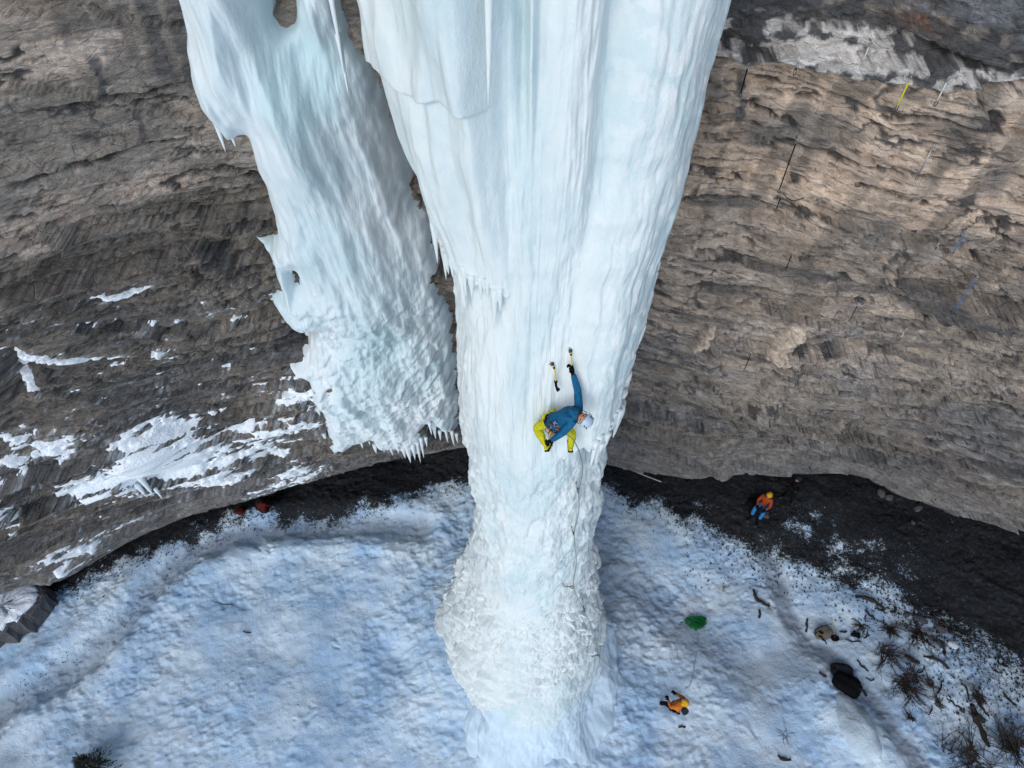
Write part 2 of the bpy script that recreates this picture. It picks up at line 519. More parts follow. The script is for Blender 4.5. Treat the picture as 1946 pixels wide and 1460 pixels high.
def Dcliff(x, z, full=True):
    """outward relief of the rock in metres"""
    d = fbm(x * .11, z * .16, 3, 3) * .55
    zw = z + .22 * fbm(x * .13, z * .1, 2, 21) + .02 * x
    xw = x + .35 * fbm(x * .5, z * .7, 3, 41)
    rough = np.clip(.55 + .55 * fbm(x * .12, z * .2, 3, 77) + .25 * sstep(18.5, 16.5, z), .18, 1.15)
    massive = sstep(17.2, 17.8, z + .2 * fbm(x * .6, z * .2, 2, 9)) * (x < 0) * .75 + sstep(15.5, 17.0, z) * (x > 0) * (z < 21.5) * .5
    rough = rough * (1 - massive * .7)
    _, f2, c1, ax, ay = worley(xw * .33, zw * .95 + .12 * fbm(x, z, 2, 5), 11)
    d = d + np.maximum(rough, .45) * ((c1 - .5) * .60 + ay * .22 + ax * .10)
    f1, f2, c2, ax, ay = worley(xw * .85, zw * 3.1 + .25 * fbm(x * 1.3, z * 2, 2, 6), 12)
    d = d + rough * ((c2 - .5) * .22 + ay * .12 - .05 * sstep(.10, .0, f2 - f1))
    f1, f2, c3, ax, ay = worley(xw * 2.2 + .3 * fbm(x * 3, z * 3, 2, 61), zw * 9.0 + .5 * fbm(x * 2.3, z * 3, 2, 8), 13)
    d = d + rough * ((c3 - .5) * .08 + ay * .05 - .02 * sstep(.10, .0, f2 - f1))
    for lx, lz, o1, c1_, h1, h2 in _led:
        zl = np.interp(x, lx, lz) + .06 * fbm(x * 1.7, z * 0, 3, 91)
        e = sstep(lx[0] - .1, lx[0] + .7, x) * sstep(lx[-1] + .1, lx[-1] - .7, x)
        dz = z - zl
        up = np.exp(-np.abs(dz) / h1) * (dz > 0) * o1; dn = np.exp(-np.abs(dz) / h2) * (dz <= 0) * c1_
        d = d + e * (up - dn)
        hw = .035 + .03 * np.clip(.5 + fbm(x * 2.1, z * 0 + 3, 3, 92), 0, 1.3)
        d = d - e * min(.42, .12 + o1) * np.exp(-((dz + hw) / hw) ** 2) * sstep(-.35, .0, fbm(x * .9, z * 0 + 8, 2, 93))
    rb = sstep(18.2, 18.8, z) * sstep(20.3, 19.8, z) * (x > 2)
    d = d + rb * (.14 * np.abs(perlin(x * 1.1 + .15 * z, z * .22, 95)) * 2 - .12 + .05 * perlin(x * 3.1, z * .6, 96))
    if full:
        d = d + rough * (.04 * ridged(x * 1.6, zw * 3.2, 4, 101) - .03) + .022 * fbm(x * 7, z * 9, 4, 131)
        d = d - np.clip(rough, .3, 1) * partings(x, zw, xw)
    return d

def Wz(z): return .80 * (11.0 + np.clip(21 - z, -1.5, 21) * .87) + .6

NCF, NR = 860, 600
u = np.concatenate([np.linspace(-3.2, -1.06, 26), np.linspace(-1.0, 1.0, NCF), np.linspace(1.06, 3.2, 26)])
zf = np.concatenate([ZL + (23.6 - ZL) * np.linspace(0, 1, NR) ** 1.0, np.linspace(23.9, 42, 30)])
U, Z = np.meshgrid(u, zf)
X = U * Wz(Z)
base = F0(X, Z)
PX, PY = project(X, base, Z)
D = Dcliff(X, Z)
D = D * (.35 + .65 * sstep(ZL, ZL + .9, Z))
# features shaped as in the photo: rib blocks on the right wall, hollows
D = D + .30 * sstep(0, 9, poly_sd(PX, PY, [(1302, 648), (1312, 610), (1340, 590), (1360, 588), (1345, 625), (1322, 648)]))
D = D + .26 * sstep(0, 9, poly_sd(PX, PY, [(1330, 668), (1345, 640), (1372, 630), (1368, 650), (1350, 668)]))
D = D + .24 * sstep(0, 14, poly_sd(PX, PY, [(1440, 672), (1470, 622), (1500, 602), (1535, 606), (1515, 650), (1495, 675)]))
D = D + .20 * sstep(0, 12, seg_dist(PX, PY, [(1500, 690), (1440, 780), (1370, 890)]) * -1 + 26)
D = D + .25 * sstep(0, 14, poly_sd(PX, PY, [(1853, 200), (1890, 168), (1960, 172), (1960, 220), (1900, 222)]))
D = D - .25 * blob(PX, PY, 1915, 340, 40, 22, -25)
D = D - .9 * blob(PX, PY, 10, 735, 38, 60, 0)
D = D - .35 * blob(PX, PY, 575, 640, 40, 30, 0)
D = D + .5 * blob(PX, PY, 240, 850, 160, 45, -5)
Yc = base - D
# colour of the rock, with shade painted into ledge slots and partings
def lerp(a, b, t): return a + (b - a) * t[..., None]
grey = np.array((.285, .258, .23)); warm = np.array((.68, .53, .415)); dark = np.array((.10, .10, .105)); pale = np.array((.62, .60, .585)); cool = np.array((.25, .255, .27))
big = fbm(X * .25, Z * .5, 4, 201); strat = fbm(X * .35, Z * 2.4, 4, 211); strk = fbm(X * 1.3, Z * .16, 4, 221)
col = np.ones(X.shape + (3,)) * grey
col = lerp(col, cool, sstep(-.1, .5, big) * .7 * (1 - .7 * (X > 0) * sstep(12, 16, Z)))
wr = (X > 0) * (.30 * sstep(8, 14, Z) + .70 * sstep(15.6, 17.8, Z + .4 * fbm(X * .4, Z * .6, 3, 232))) * sstep(-.75, .25, fbm(X * .4, Z * .5, 4, 231) + .25 * strk + .25)
col = lerp(col, warm, np.clip(wr, 0, 1) * .95)
wl = (X < 0) * sstep(13, 17.5, Z) * sstep(-.2, .5, big + .3 * strk) * .5
col = lerp(col, warm, wl)
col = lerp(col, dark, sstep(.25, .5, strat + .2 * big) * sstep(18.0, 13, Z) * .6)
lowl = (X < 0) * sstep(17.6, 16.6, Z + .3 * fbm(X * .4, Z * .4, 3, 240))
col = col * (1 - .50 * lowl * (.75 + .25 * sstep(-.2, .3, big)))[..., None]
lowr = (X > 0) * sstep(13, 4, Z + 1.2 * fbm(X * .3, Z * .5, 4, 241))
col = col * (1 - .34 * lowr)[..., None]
# water streaks on the upper left wall
for (sx, s0, s1, w_, a_) in ((172, 125, 195, 12, .9), (215, 0, 110, 16, .5), (270, 0, 160, 22, .75), (325, 0, 170, 24, .7), (255, 225, 262, 10, .8), (1415, 160, 240, 9, .8), (100, 0, 90, 14, .3)):
    dd = np.abs(PX - sx - (PY - s0) * (.28 if sx < 900 else -.05) - 7 * perlin(PY * .05, PX * .01, sx))
    m = sstep(w_ * 1.2, w_ * .5, dd + 6 * fbm(PX * .06, PY * .04, 3, 300)) * sstep(s0 - 15, s0 + 5, PY) * sstep(s1 + 25, s1 - 5, PY)
    col = lerp(col, dark, m * a_)
st_ = sstep(.15, .5, fbm(X * 1.6 + .1 * Z, Z * .10, 4, 250)) * (X > 0) * sstep(9, 14, Z)
col = lerp(col, grey * .62, st_ * .55)
_, _, cb, _, _ = worley((X + .4 * fbm(X * .5, Z * .5, 3, 251)) * .45, (Z + .02 * X) * 1.1, 252)
col = col * (.84 + .32 * cb)[..., None]
# band above the roof line, top right
zr = np.interp(PX, [1360, 1500, 1700, 1850, 1960], [106, 113, 140, 155, 168])
zr2 = np.interp(PX, [1360, 1440, 1500, 1560, 1700, 1960], [40, 20, 40, 55, 60, 150])
top = sstep(2, -3, PY - zr) * (PX > 1340) * (PX < 2600)
nn = fbm(PX * .02, PY * .035, 5, 310)
band = lerp(np.ones(X.shape + (3,)) * pale, dark * 1.1, sstep(.0, .28, nn + .55 * blob(PX, PY, 1430, 70, 45, 60) + .5 * blob(PX, PY, 1870, 120, 90, 26, 12) + .55 * blob(PX, PY, 1720, 95, 60, 20, 20) - .25 * blob(PX, PY, 1600, 90, 120, 22, 5)))
darkb = lerp(np.ones(X.shape + (3,)) * dark, grey, sstep(.1, .6, nn))
band = lerp(band, darkb, sstep(6, -6, PY - zr2 + 22 * nn))
slab = lerp(np.ones(X.shape + (3,)) * np.array((.19, .20, .22)), dark, sstep(0, .6, fbm(PX * .01, PY * .02, 3, 320)))
band = lerp(band, slab, sstep(4, -4, PY - np.interp(PX, [1630, 1720, 1860, 1960], [0, 22, 55, 88])) * (PX > 1625))
rust = blob(PX, PY, 1755, 48, 42, 26, 15) * sstep(0, .4, fbm(PX * .12, PY * .12, 3, 330))
band = lerp(band, np.array((.30, .13, .05)), rust * .8)
col = lerp(col, band, top)
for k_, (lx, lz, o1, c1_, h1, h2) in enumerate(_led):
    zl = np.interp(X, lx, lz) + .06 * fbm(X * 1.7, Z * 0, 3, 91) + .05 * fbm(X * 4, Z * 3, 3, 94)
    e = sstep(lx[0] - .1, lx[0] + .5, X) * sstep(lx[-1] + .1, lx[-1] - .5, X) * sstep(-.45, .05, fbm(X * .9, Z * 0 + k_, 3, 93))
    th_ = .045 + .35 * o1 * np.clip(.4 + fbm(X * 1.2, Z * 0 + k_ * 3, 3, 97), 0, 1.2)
    col = lerp(col, dark * .55, e * sstep(th_ * 1.25, th_ * .6, np.abs(Z - zl + th_ * .8)) * (.35 if k_ == 0 else .95))  # shale seam colour that also paints in the shade under each ledge lip
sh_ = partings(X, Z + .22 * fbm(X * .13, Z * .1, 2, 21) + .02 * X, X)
col = lerp(col, dark * .7, np.clip(sh_ * 8, 0, .92) * (PY > np.interp(PX, [1360, 1960], [106, 168])))  # dark shale partings, with the shade of their cracks put into the colour
# dark patch over the hollow below the roof line, grey toe of the wall, dark zones
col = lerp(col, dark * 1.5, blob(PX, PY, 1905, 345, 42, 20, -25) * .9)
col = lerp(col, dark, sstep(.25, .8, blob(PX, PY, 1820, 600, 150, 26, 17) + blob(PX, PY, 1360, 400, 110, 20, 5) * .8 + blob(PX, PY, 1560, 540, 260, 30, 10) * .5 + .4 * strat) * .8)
col = lerp(col, np.array((.62, .52, .43)), sstep(0, 8, poly_sd(PX, PY, [(1302, 648), (1312, 610), (1340, 590), (1360, 588), (1345, 625), (1322, 648)])) * .9)
col = lerp(col, np.array((.62, .52, .43)), sstep(0, 8, poly_sd(PX, PY, [(1440, 672), (1470, 622), (1500, 602), (1535, 606), (1515, 650), (1495, 675)])) * .8)
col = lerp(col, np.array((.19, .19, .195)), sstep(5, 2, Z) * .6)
sm = np.full(X.shape, -1.0)
band_n = fbm(PX * .018 + PY * .004, PY * .085 + PX * .02, 5, 500)
def sadd(cx, cy, rx, ry, ang, a):
    global sm
    sm = np.maximum(sm, blob(PX, PY, cx, cy, rx, ry, ang) * a - .5)
for q in [(320, 858, 88, 48, -4, 2.0), (235, 900, 110, 32, -8, 1.25), (90, 850, 90, 18, -6, .70), (20, 885, 45, 14, -10, .72), (10, 960, 26, 36, 0, .72),
          (400, 900, 70, 34, -8, 1.0), (520, 810, 130, 22, -14, .95), (470, 870, 90, 24, -14, .75), (560, 900, 60, 18, -14, .8), (560, 730, 70, 28, -14, .7),
          (140, 673, 130, 6, -5, 1.0), (60, 684, 60, 6, -5, .9), (235, 549, 45, 7, -14, 1.1), (110, 585, 50, 5, -10, .8), (440, 572, 36, 11, -18, 1.0),
          (395, 592, 22, 7, -10, 1.0), (345, 599, 12, 5, 0, 1.0), (130, 1058, 60, 12, -20, 1.0), (125, 1082, 30, 10, -20, 1.0), (300, 660, 20, 14, 0, .7), (25, 765, 30, 10, 20, .8), (140, 925, 60, 14, -8, 1.0), (250, 1000, 50, 6, -20, .6)]:
    sadd(*q)
smk = sm + .42 * band_n + .22 * fbm(PX * .07, PY * .16, 4, 510)
smk = np.minimum(smk, (Z - ZL) * 2 - .2)
smk = np.where((PX > 640) | (PY < 520), -1, smk)
dust = sstep(-.42, .05, smk) * sstep(-.1, .3, fbm(PX * .11 + PY * .03, PY * .30, 4, 520)) * .55
col = lerp(col, np.array((.62, .70, .78)), dust)
# undercut below the lip
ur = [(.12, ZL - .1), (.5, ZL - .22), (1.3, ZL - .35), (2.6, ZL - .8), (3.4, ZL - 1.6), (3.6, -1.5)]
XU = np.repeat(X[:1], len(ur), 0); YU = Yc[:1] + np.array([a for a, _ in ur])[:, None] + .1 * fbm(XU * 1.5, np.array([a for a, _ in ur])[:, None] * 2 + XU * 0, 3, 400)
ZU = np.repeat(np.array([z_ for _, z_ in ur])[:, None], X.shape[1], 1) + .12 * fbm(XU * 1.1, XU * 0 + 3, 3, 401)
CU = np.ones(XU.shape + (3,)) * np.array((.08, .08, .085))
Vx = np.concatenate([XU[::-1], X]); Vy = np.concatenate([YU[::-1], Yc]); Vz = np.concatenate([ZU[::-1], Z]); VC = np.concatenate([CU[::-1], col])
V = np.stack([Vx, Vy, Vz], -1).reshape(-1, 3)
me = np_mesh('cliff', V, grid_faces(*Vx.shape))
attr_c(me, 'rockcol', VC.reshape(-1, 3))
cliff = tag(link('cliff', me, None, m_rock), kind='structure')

# coarse copy of the wall for placing things on it
st = 3
Xs, Ys, Zs = X[::st, ::st], Yc[::st, ::st], Z[::st, ::st]
bvh_cliff = BVHTree.FromPolygons(np.stack([Xs, Ys, Zs], -1).reshape(-1, 3).tolist(), grid_faces(*Xs.shape).tolist())

def on(bvh, px, py):
    d = Vector(ray(px, py)).normalized()
    h = bvh.ray_cast(Vector((0, 0, CAMZ)), d)
    return (h[0], h[1]) if h[0] is not None else (None, None)

# snow lying on the lower left wall
off = np.clip(smk, -.3, .5) * .42
fkeep = (smk[:-1, :-1] > -.12) | (smk[1:, 1:] > -.12)
Vs = np.stack([X, base - blur(D, 4, 4) - .02 - off, Z + np.clip(smk, 0, .3) * .15], -1).reshape(-1, 3)
Fs = grid_faces(*X.shape, keep=fkeep)
Vs, Fs, _ = compact(Vs, Fs)
me = np_mesh('wall_snow', Vs, Fs)
tag(link('wall_snow', me, None, m_snow), 'white snow clinging to the ledges of the lower left rock wall', 'snow', kind='stuff')

# ------------------------------------------------------------------ ice flow on the left wall
OUT = [(290, -260), (300, -60), (322, 0), (338, 60), (350, 150), (375, 205), (400, 245), (428, 288), (442, 281), (462, 268), (478, 322), (502, 382), (522, 442),
       (504, 482), (476, 482), (500, 492), (520, 528), (536, 561), (512, 573), (535, 594), (558, 617), (581, 626), (604, 620), (593, 650),
       (575, 690), (548, 702), (563, 716), (591, 718), (598, 749), (608, 782), (627, 831), (637, 860), (673, 844), (710, 837), (716, 852), (746, 857),
       (765, 860), (780, 868), (800, 868), (812, 844), (807, 811), (828, 821), (848, 831), (858, 838), (871, 825), (868, 765), (862, 690), (858, 650), (844, 604),
       (833, 565), (826, 538), (828, 502), (818, 460), (806, 420), (782, 400), (775, 350), (767, 324), (745, 268), (724, 197), (702, 123), (662, 74), (650, 18), (647, -60), (640, -260)]
HOLE = [(512, -260), (505, 0), (517, 49), (536, 60), (557, 46), (556, 0), (560, -260)]
HOLE2 = [(553, 522), (560, 520), (570, 535), (562, 548), (556, 540)]
nc, nr = 420, 620
uu = np.linspace(0, 1, nc); zz = np.linspace(0.2, 27.5, nr)
Uc, Zc = np.meshgrid(uu, zz)
xl = np.interp(zz, [0, 3, 8, 12, 16, 20, 24, 28], [-11.5, -10.5, -9.5, -8, -7.2, -6.2, -5.5, -5.2])[:, None]
xr = np.interp(zz, [0, 3, 8, 12, 16, 20, 24, 28], [-1.4, -1.3, -1.1, -1.0, -1.2, -1.6, -2.0, -2.0])[:, None]
Xc = xl + (xr - xl) * Uc
Bc = F0(Xc, Zc) ; Dc = blur(Dcliff(Xc, Zc, False), 14, 12) + .10
PXc, PYc = project(Xc, Bc - .45, Zc)
wob = 5 * fbm(PXc * .05, PYc * .05, 3, 600) + 2 * fbm(PXc * .22, PYc * .08, 2, 601)
sd = np.minimum(poly_sd(PXc + wob, PYc + wob * .4, OUT), -poly_sd(PXc + wob * .4, PYc, HOLE))
sd = np.minimum(sd, -poly_sd(PXc, PYc, HOLE2) * 1.0)
th = np.clip(sd, 0, None)
T = .10 + .95 * (1 - np.exp(-th / 60.0))
side = sstep(0, 1, (PXc - np.interp(PYc, [0, 268, 442, 600, 850], [345, 462, 522, 600, 700])) / 60)
# long vertical flutes; a raised curtain at the top left; a frozen hump in the middle
cl = (PXc - 960) / np.maximum(1, 1760 - PYc) * 1000     # constant along plumb lines
low = sstep(430, 640, PYc)
fl = fbm(Xc * 1.3 + .1 * Zc, Zc * .16, 3, 610); fl2 = ridged(Xc * 2.6, Zc * .3, 2, 620)
T = T + (.17 * fl + .03 * (fl2 - .8)) * sstep(0, 45, th)
T = T + .22 * blob(PXc, PYc, 400, 180, 60, 130, 20) + .35 * blob(PXc, PYc, 640, 420, 90, 330, -20) - .3 * blob(PXc, PYc, 590, 90, 60, 60) + .25 * blob(PXc, PYc, 560, 260, 70, 120, -10)
f1, f2, c1, ax, ay = worley(Xc * 1.7 + .4 * fbm(Xc, Zc, 2, 1), Zc * 1.6 + .4 * fbm(Xc, Zc, 2, 2), 630)
edge_l = np.exp(-((sd - 20) / 60) ** 2)
T = T + low * sstep(0, 20, th) * (.06 * (c1 - .5) * (.35 + .65 * edge_l) + .10 * fbm(Xc * 1.6, Zc * 1.3, 4, 640)) 
phs = Zc * 1.5 + 1.4 * fbm(Xc * .7, Zc * .3, 3, 650); phs = phs - np.floor(phs)
T = T + low * (.20 * (1 - phs) ** 1.5) * sstep(0, 20, th) * sstep(-.2, .5, fbm(Xc * .5, Zc * .5, 2, 655))
T = T + .018 * fbm(Xc * 5, Zc * 1.8, 3, 660) * sstep(0, 30, th) + .014 * fbm(Xc * 8, Zc * 7, 2, 661)
inside = sstep(0, 50, th)
Yi = Bc - Dc * (1 - .6 * inside) - T * sstep(-2, 10, sd) + .5 * sstep(1, -9, sd)
Yi = Bc + blur(Yi - Bc, 2, 2)
fl5 = sstep(0, 30, th)
Yi = Yi - fl5 * (.028 * fbm(Xc * 4.5, Zc * .7, 4, 680) + low * .05 * fbm(Xc * 4, Zc * 3.4, 4, 681) + low * .05 * (1 - worley(Xc * 3.5, Zc * 3.0, 682)[0]) * (edge_l * .7 + .2))
fk = (sd[:-1, :-1] > -10) | (sd[1:, 1:] > -10)
frost = .42 + .35 * fbm(Xc * .5, Zc * .25, 3, 670) - .30 * blob(PXc, PYc, 640, 330, 60, 200, -18) + .16 * edge_l - .05 * low - .2 * blob(PXc, PYc, 570, 110, 80, 60)
Vi = np.stack([Xc, Yi, Zc], -1).reshape(-1, 3)
Vi, Fi, (fr,) = compact(Vi, grid_faces(nr, nc, keep=fk), (frost.reshape(-1),))
flow = thing('frozen_waterfall', 'broad pale green ice flow clinging to the left rock wall beside the pillar', 'ice flow', (-4.5, 13, 1.0))
me = np_mesh('ice_sheet', Vi - np.array((-4.5, 13, 1.0)), Fi)
attr_f(me, 'frost', fr)
link('ice_sheet', me, flow, m_ice_l)
ss = 2
bvh_flow = BVHTree.FromPolygons(np.stack([Xc, Yi, Zc], -1)[::ss, ::ss].reshape(-1, 3).tolist(),
                                grid_faces(len(zz[::ss]), len(uu[::ss]), keep=(sd[::ss, ::ss][:-1, :-1] > 0)).tolist())

# ------------------------------------------------------------------ main ice pillar
TZ = [-.5, 0.0, .6, 1.9, 2.9, 4.2, 6.4, 8.2, 9.7, 12.6, 14.4, 15.6, 17.5, 18.8, 20.3, 22.4, 25, 31]
TL = [-2.5, -2.1, -1.95, -2.35, -2.15, -1.75, -1.28, -.98, -.86, -.96, -1.02, -.98, -.94, -.92, -1.0, -1.1, -1.2, -1.6]
TR = [4.4, 3.8, 3.35, 3.05, 2.8, 2.6, 2.3, 2.12, 2.12, 1.98, 1.78, 1.62, 1.62, 1.75, 1.9, 1.95, 2.1, 2.6]
TF = [2.6, 3.6, 4.6, 5.5, 5.85, 6.15, 6.60, 6.75, 6.85, 6.85, 6.80, 6.85, 7.25, 7.3, 7.2, 7.0, 6.8, 6.2]
CYC = 8.75
nth, nz = 640, 1120
a = np.linspace(0, 1, nth, endpoint=False)
thv = -math.pi / 2 + 2 * math.pi * (a - .5) + 0.78 * np.sin(2 * math.pi * (a - .5)) * -1.0 * -1.0 * 0
# denser sampling on the visible half
thv = (a - .5) * 2 * math.pi
thv = thv - .62 * np.sin(thv)
thv = thv - math.pi / 2
zr_ = np.linspace(0, 1, nz); zv = -.5 + 31.5 * zr_ ** 1.0
zv = np.concatenate([np.linspace(-.5, 24.2, nz - 40), np.linspace(24.4, 31, 40)])
TH, ZZ = np.meshgrid(thv, zv)
ct, stt = np.cos(TH), np.sin(TH)
def sm_tab(tab, z):
    s_ = 0
    for o in (-.6, -.3, 0, .3, .6): s_ = s_ + np.interp(z + o, TZ, tab)
    return s_ / 5
xl_, xr_, yf_ = sm_tab(TL, ZZ), sm_tab(TR, ZZ), sm_tab(TF, ZZ)
cx_ = .45
S = TH * 1.6
wr_, wl_ = xr_ - cx_, cx_ - xl_
rx_ = np.where(ct > 0, wr_, wl_)
ry_ = np.where(stt < 0, CYC - yf_, 1.5 + 0 * ZZ)
up = sstep(13.8, 15.5, ZZ); lowz = sstep(8.6, 7.2, ZZ + .25 * fbm(S * .5, ZZ * 0, 2, 3))
mid = (1 - up) * (1 - lowz)
zw_ = ZZ + .12 * fbm(S * .8, ZZ * .8, 3, 700)
disp = 0 * ZZ
# flutes high up
disp += (up * .07 + mid * .03) * fbm(S * 1.4, ZZ * .12, 3, 701) + up * .018 * ridged(S * 2.4, ZZ * .3, 3, 702)
disp += up * .10 * fbm(S * .55, ZZ * .22, 2, 706)
disp += up * (.009 * ridged(S * 8, ZZ * .45, 2, 750) + .02 * fbm(S * 3.5, ZZ * 1.2, 3, 751)) + mid * .02 * fbm(S * 6, ZZ * 3, 3, 752)
# lumps
f1, f2, c1, ax, ay = worley(S * 1.5 + .3 * fbm(S, ZZ, 2, 4), ZZ * 1.1, 703)
disp += (mid * .07 + up * .015) * (c1 - .5) * sstep(0, .35, f2 - f1) + mid * .09 * fbm(S * 1.2, ZZ * 1.0, 3, 704) + .010 * fbm(S * 5, ZZ * 2.0, 3, 705)
f1, f2, c1, ax, ay = worley(S * 3.6 + .4 * fbm(S * 2, ZZ * 2, 2, 4), ZZ * 3.2 + .4 * fbm(S * 2, ZZ * 2, 2, 41), 708)
edgeface = sstep(.55, .95, np.abs(ct))
disp += (mid * .6 + .25 * up * (ZZ < 18)) * (.03 + .09 * edgeface) * (1 - f1 * 1.3)
# terraced skirt
lipz = np.interp(ct, [-1, -.6, -.2, 0, .5, .8, 1], [1.2, 1.6, 2.4, 2.9, 3.7, 3.2, 2.2]) + .30 * fbm(S * 1.1, ZZ * 0, 3, 710) + .10 * fbm(S * 5, ZZ * 2, 2, 747)
terr = sstep(8.4, 6.4, zw_) * (ZZ > lipz)
p_ = ZZ * (2.3 - .07 * ZZ) + .7 * fbm(S * .45, ZZ * .2, 2, 711) + .30 * fbm(S * 1.5, ZZ * .7, 2, 712) + .12 * fbm(S * 6, ZZ * 1.5, 3, 719)
f_ = p_ - np.floor(p_)
row_r = h01(np.floor(p_).astype(np.int64), (np.floor(p_) * 0).astype(np.int64), 713)
pet_f1, pet_f2, pet_c, _, _ = worley(S * 2.6 + row_r * 7, ZZ * 2.4, 714)
wS = S + .16 * fbm(S * 2.2, ZZ * 2.2, 3, 740); wZ = ZZ + .16 * fbm(S * 1.6, ZZ * 2.0, 3, 741)
def petals(fs, fz, A, seed, pw=1.6):
    f1, f2, c_, ax, ay = worley(wS * fs, wZ * fz, seed)
    return A * (.55 + .9 * c_) * np.clip(.75 - ay, 0, 1.4) ** pw * (1 - .35 * np.clip(np.abs(ax), 0, 1)) * (.35 + .65 * sstep(.0, .32, f2 - f1))
tl = terr * sstep(8.4, 7.0, zw_)
disp += terr * (petals(.75, 1.9, .20, 742, 1.3) + petals(1.9, 4.2, .10, 743, 1.3) + petals(5.0, 9.0, .03, 744) - .16) + terr * .12 * (1 - f_) ** 2
disp += terr * .02 * fbm(S * 9, ZZ * 9, 2, 745)
# skirt hangs over a smooth pedestal
ped = (ZZ <= lipz)
disp += ped * (-.40 * np.interp(ct, [-1, -.75, -.4, .3, .7, 1], [1.0, 1.5, .9, .5, .12, .05]) * np.exp(-(lipz - ZZ) / 1.3) + .16 * fbm(S * .8, ZZ * .6, 3, 717) + .05 * fbm(S * 3.5, ZZ * 2.5, 4, 746) + .28 * sstep(1.6, .2, ZZ) * fbm(S * 1.7, ZZ * .8, 4, 748))
disp += ped * .18 * sstep(-.2, -.75, ct) * (((ZZ * 2.6 + .8 * fbm(S, ZZ, 3, 718)) % 1.0) < .5) * sstep(.2, .8, ZZ)
# curtains hanging over the upper pillar
ang = TH                                           # -pi/2 = towards the camera, 0 = right
ang = (ang + math.pi) % (2 * math.pi) - math.pi
deg = np.degrees(ang)
jag = .35 * fbm(S * 2.2, ZZ * 0, 3, 720) + .25 * ridged(S * 5.0, ZZ * 0, 2, 721)
zbR = np.interp(deg, [-75, -50, -35, -20, 0, 20, 40, 90], [15.0, 15.1, 15.3, 15.6, 16.1, 16.6, 17.2, 18]) + .6 * jag
mR = sstep(-74, -42, deg + 5 * fbm(ZZ * .7, ZZ * 0 + 4, 3, 722)) * sstep(140, 100, deg)
eR = mR * (.46 + .05 * fbm(S * 1.2, ZZ * .15, 2, 723)) * np.interp(ZZ, [13, 14.5, 15.5, 17, 20, 24], [.8, .95, 1.2, 1.45, 1.15, .9])
eR = eR * sstep(-.03, .06, ZZ - zbR)
deg2 = (deg + 360) % 360                           # 180 = left, 270 = front
zbL = np.interp(deg2, [90, 150, 180, 215, 240, 250], [20, 19.4, 18.9, 18.6, 18.4, 18.5]) + jag * .9
mL = sstep(252, 242, deg2) * sstep(80, 110, deg2)
eL = mL * (.20 + .40 * sstep(18.5, 22, ZZ)) * (.9 + .25 * fbm(S * 1.6, ZZ * .25, 3, 724)) * sstep(-.03, .06, ZZ - zbL)
zsh = 21.85 + .1 * fbm(S * 3, ZZ * 0, 2, 725)
eL2 = .12 * sstep(250, 240, deg2) * sstep(170, 190, deg2) * sstep(-.02, .04, ZZ - zsh)
# narrow ribs and clefts on the front face
def rib(d0, w, amp, z0, z1): return amp * np.exp(-((deg2 - d0 - 2.0 * perlin(ZZ * .35, ZZ * 0 + d0, 5)) / w) ** 2) * sstep(z0, z1, ZZ)
ribs = rib(256, 3.0, -.14, 20.5, 23) + rib(261, 1.6, .13, 20.8, 22.5) + rib(293, 5.5, -.22, 19.0, 22.5) + rib(245, 3, -.06, 18, 19) + rib(275, 8, .06, 16, 20)
r_add = disp + eR + eL + eL2 + ribs
Xp = cx_ + ct * (rx_ + r_add)
Yp = CYC + stt * (ry_ + r_add)
frost = .60 + .20 * fbm(S * .7, ZZ * .22, 3, 730) + .18 * mR + .18 * terr + .12 * mL - .25 * np.clip(-ribs * 6, 0, 1) - .16 * ped - .15 * sstep(1.8, .2, ZZ) - .20 * mid * sstep(-.1, .5, fbm(S * 1.0, ZZ * .6, 3, 731))
frost = frost - .30 * mR * up + .50 * sstep(.12, .30, fbm(S * 5.5, ZZ * 3.2, 5, 732) + .25 * fbm(S, ZZ * .6, 2, 733)) * up * mR
Vp = np.stack([Xp, Yp, ZZ], -1).reshape(-1, 3)
pil_o = np.array((.45, CYC, 0.0))
pillar = thing('ice_pillar', 'tall free-standing blue-white ice pillar under the climber, terraced at its foot', 'ice pillar', tuple(pil_o))
me = np_mesh('ice_column', Vp - pil_o, grid_faces(nz, nth, wrap=True))
attr_f(me, 'frost', frost)
attr_f(me, 'snowy', sstep(2.2, .5, ZZ + .6 * fbm(S * .9, ZZ * .8, 4, 760)) * .9)
link('ice_column', me, pillar, m_ice)
Xq, Yq, Zq = Xp[::2, ::2], Yp[::2, ::2], ZZ[::2, ::2]
bvh_pil = BVHTree.FromPolygons(np.stack([Xq, Yq, Zq], -1).reshape(-1, 3).tolist(), grid_faces(*Xq.shape, wrap=True).tolist())

# icicles
def icicle_bm(L, r, seed):
    rr = random.Random(seed); pts = []; rad = []
    lx, ly = rr.uniform(-.04, .04) * L, rr.uniform(-.04, .04) * L
    for i in range(7):
        t = i / 6
        pts.append((lx * t * t, ly * t * t, .25 * L - 1.25 * L * t)); rad.append(r * (1 - t) ** .8 * rr.uniform(.85, 1.1) + .003)
    return MB().tube(pts, rad, 7)

def icicle(tip, L, r, parent, o, mat, seed):
    ob = icicle_bm(L, r, seed).build('icicle', mat, parent)
    me = ob.data; attr_f(me, 'frost', np.full(len(me.vertices), .75))
    ob.location = Vector(tip) + Vector((0, 0, L)) - Vector(o)
    return ob

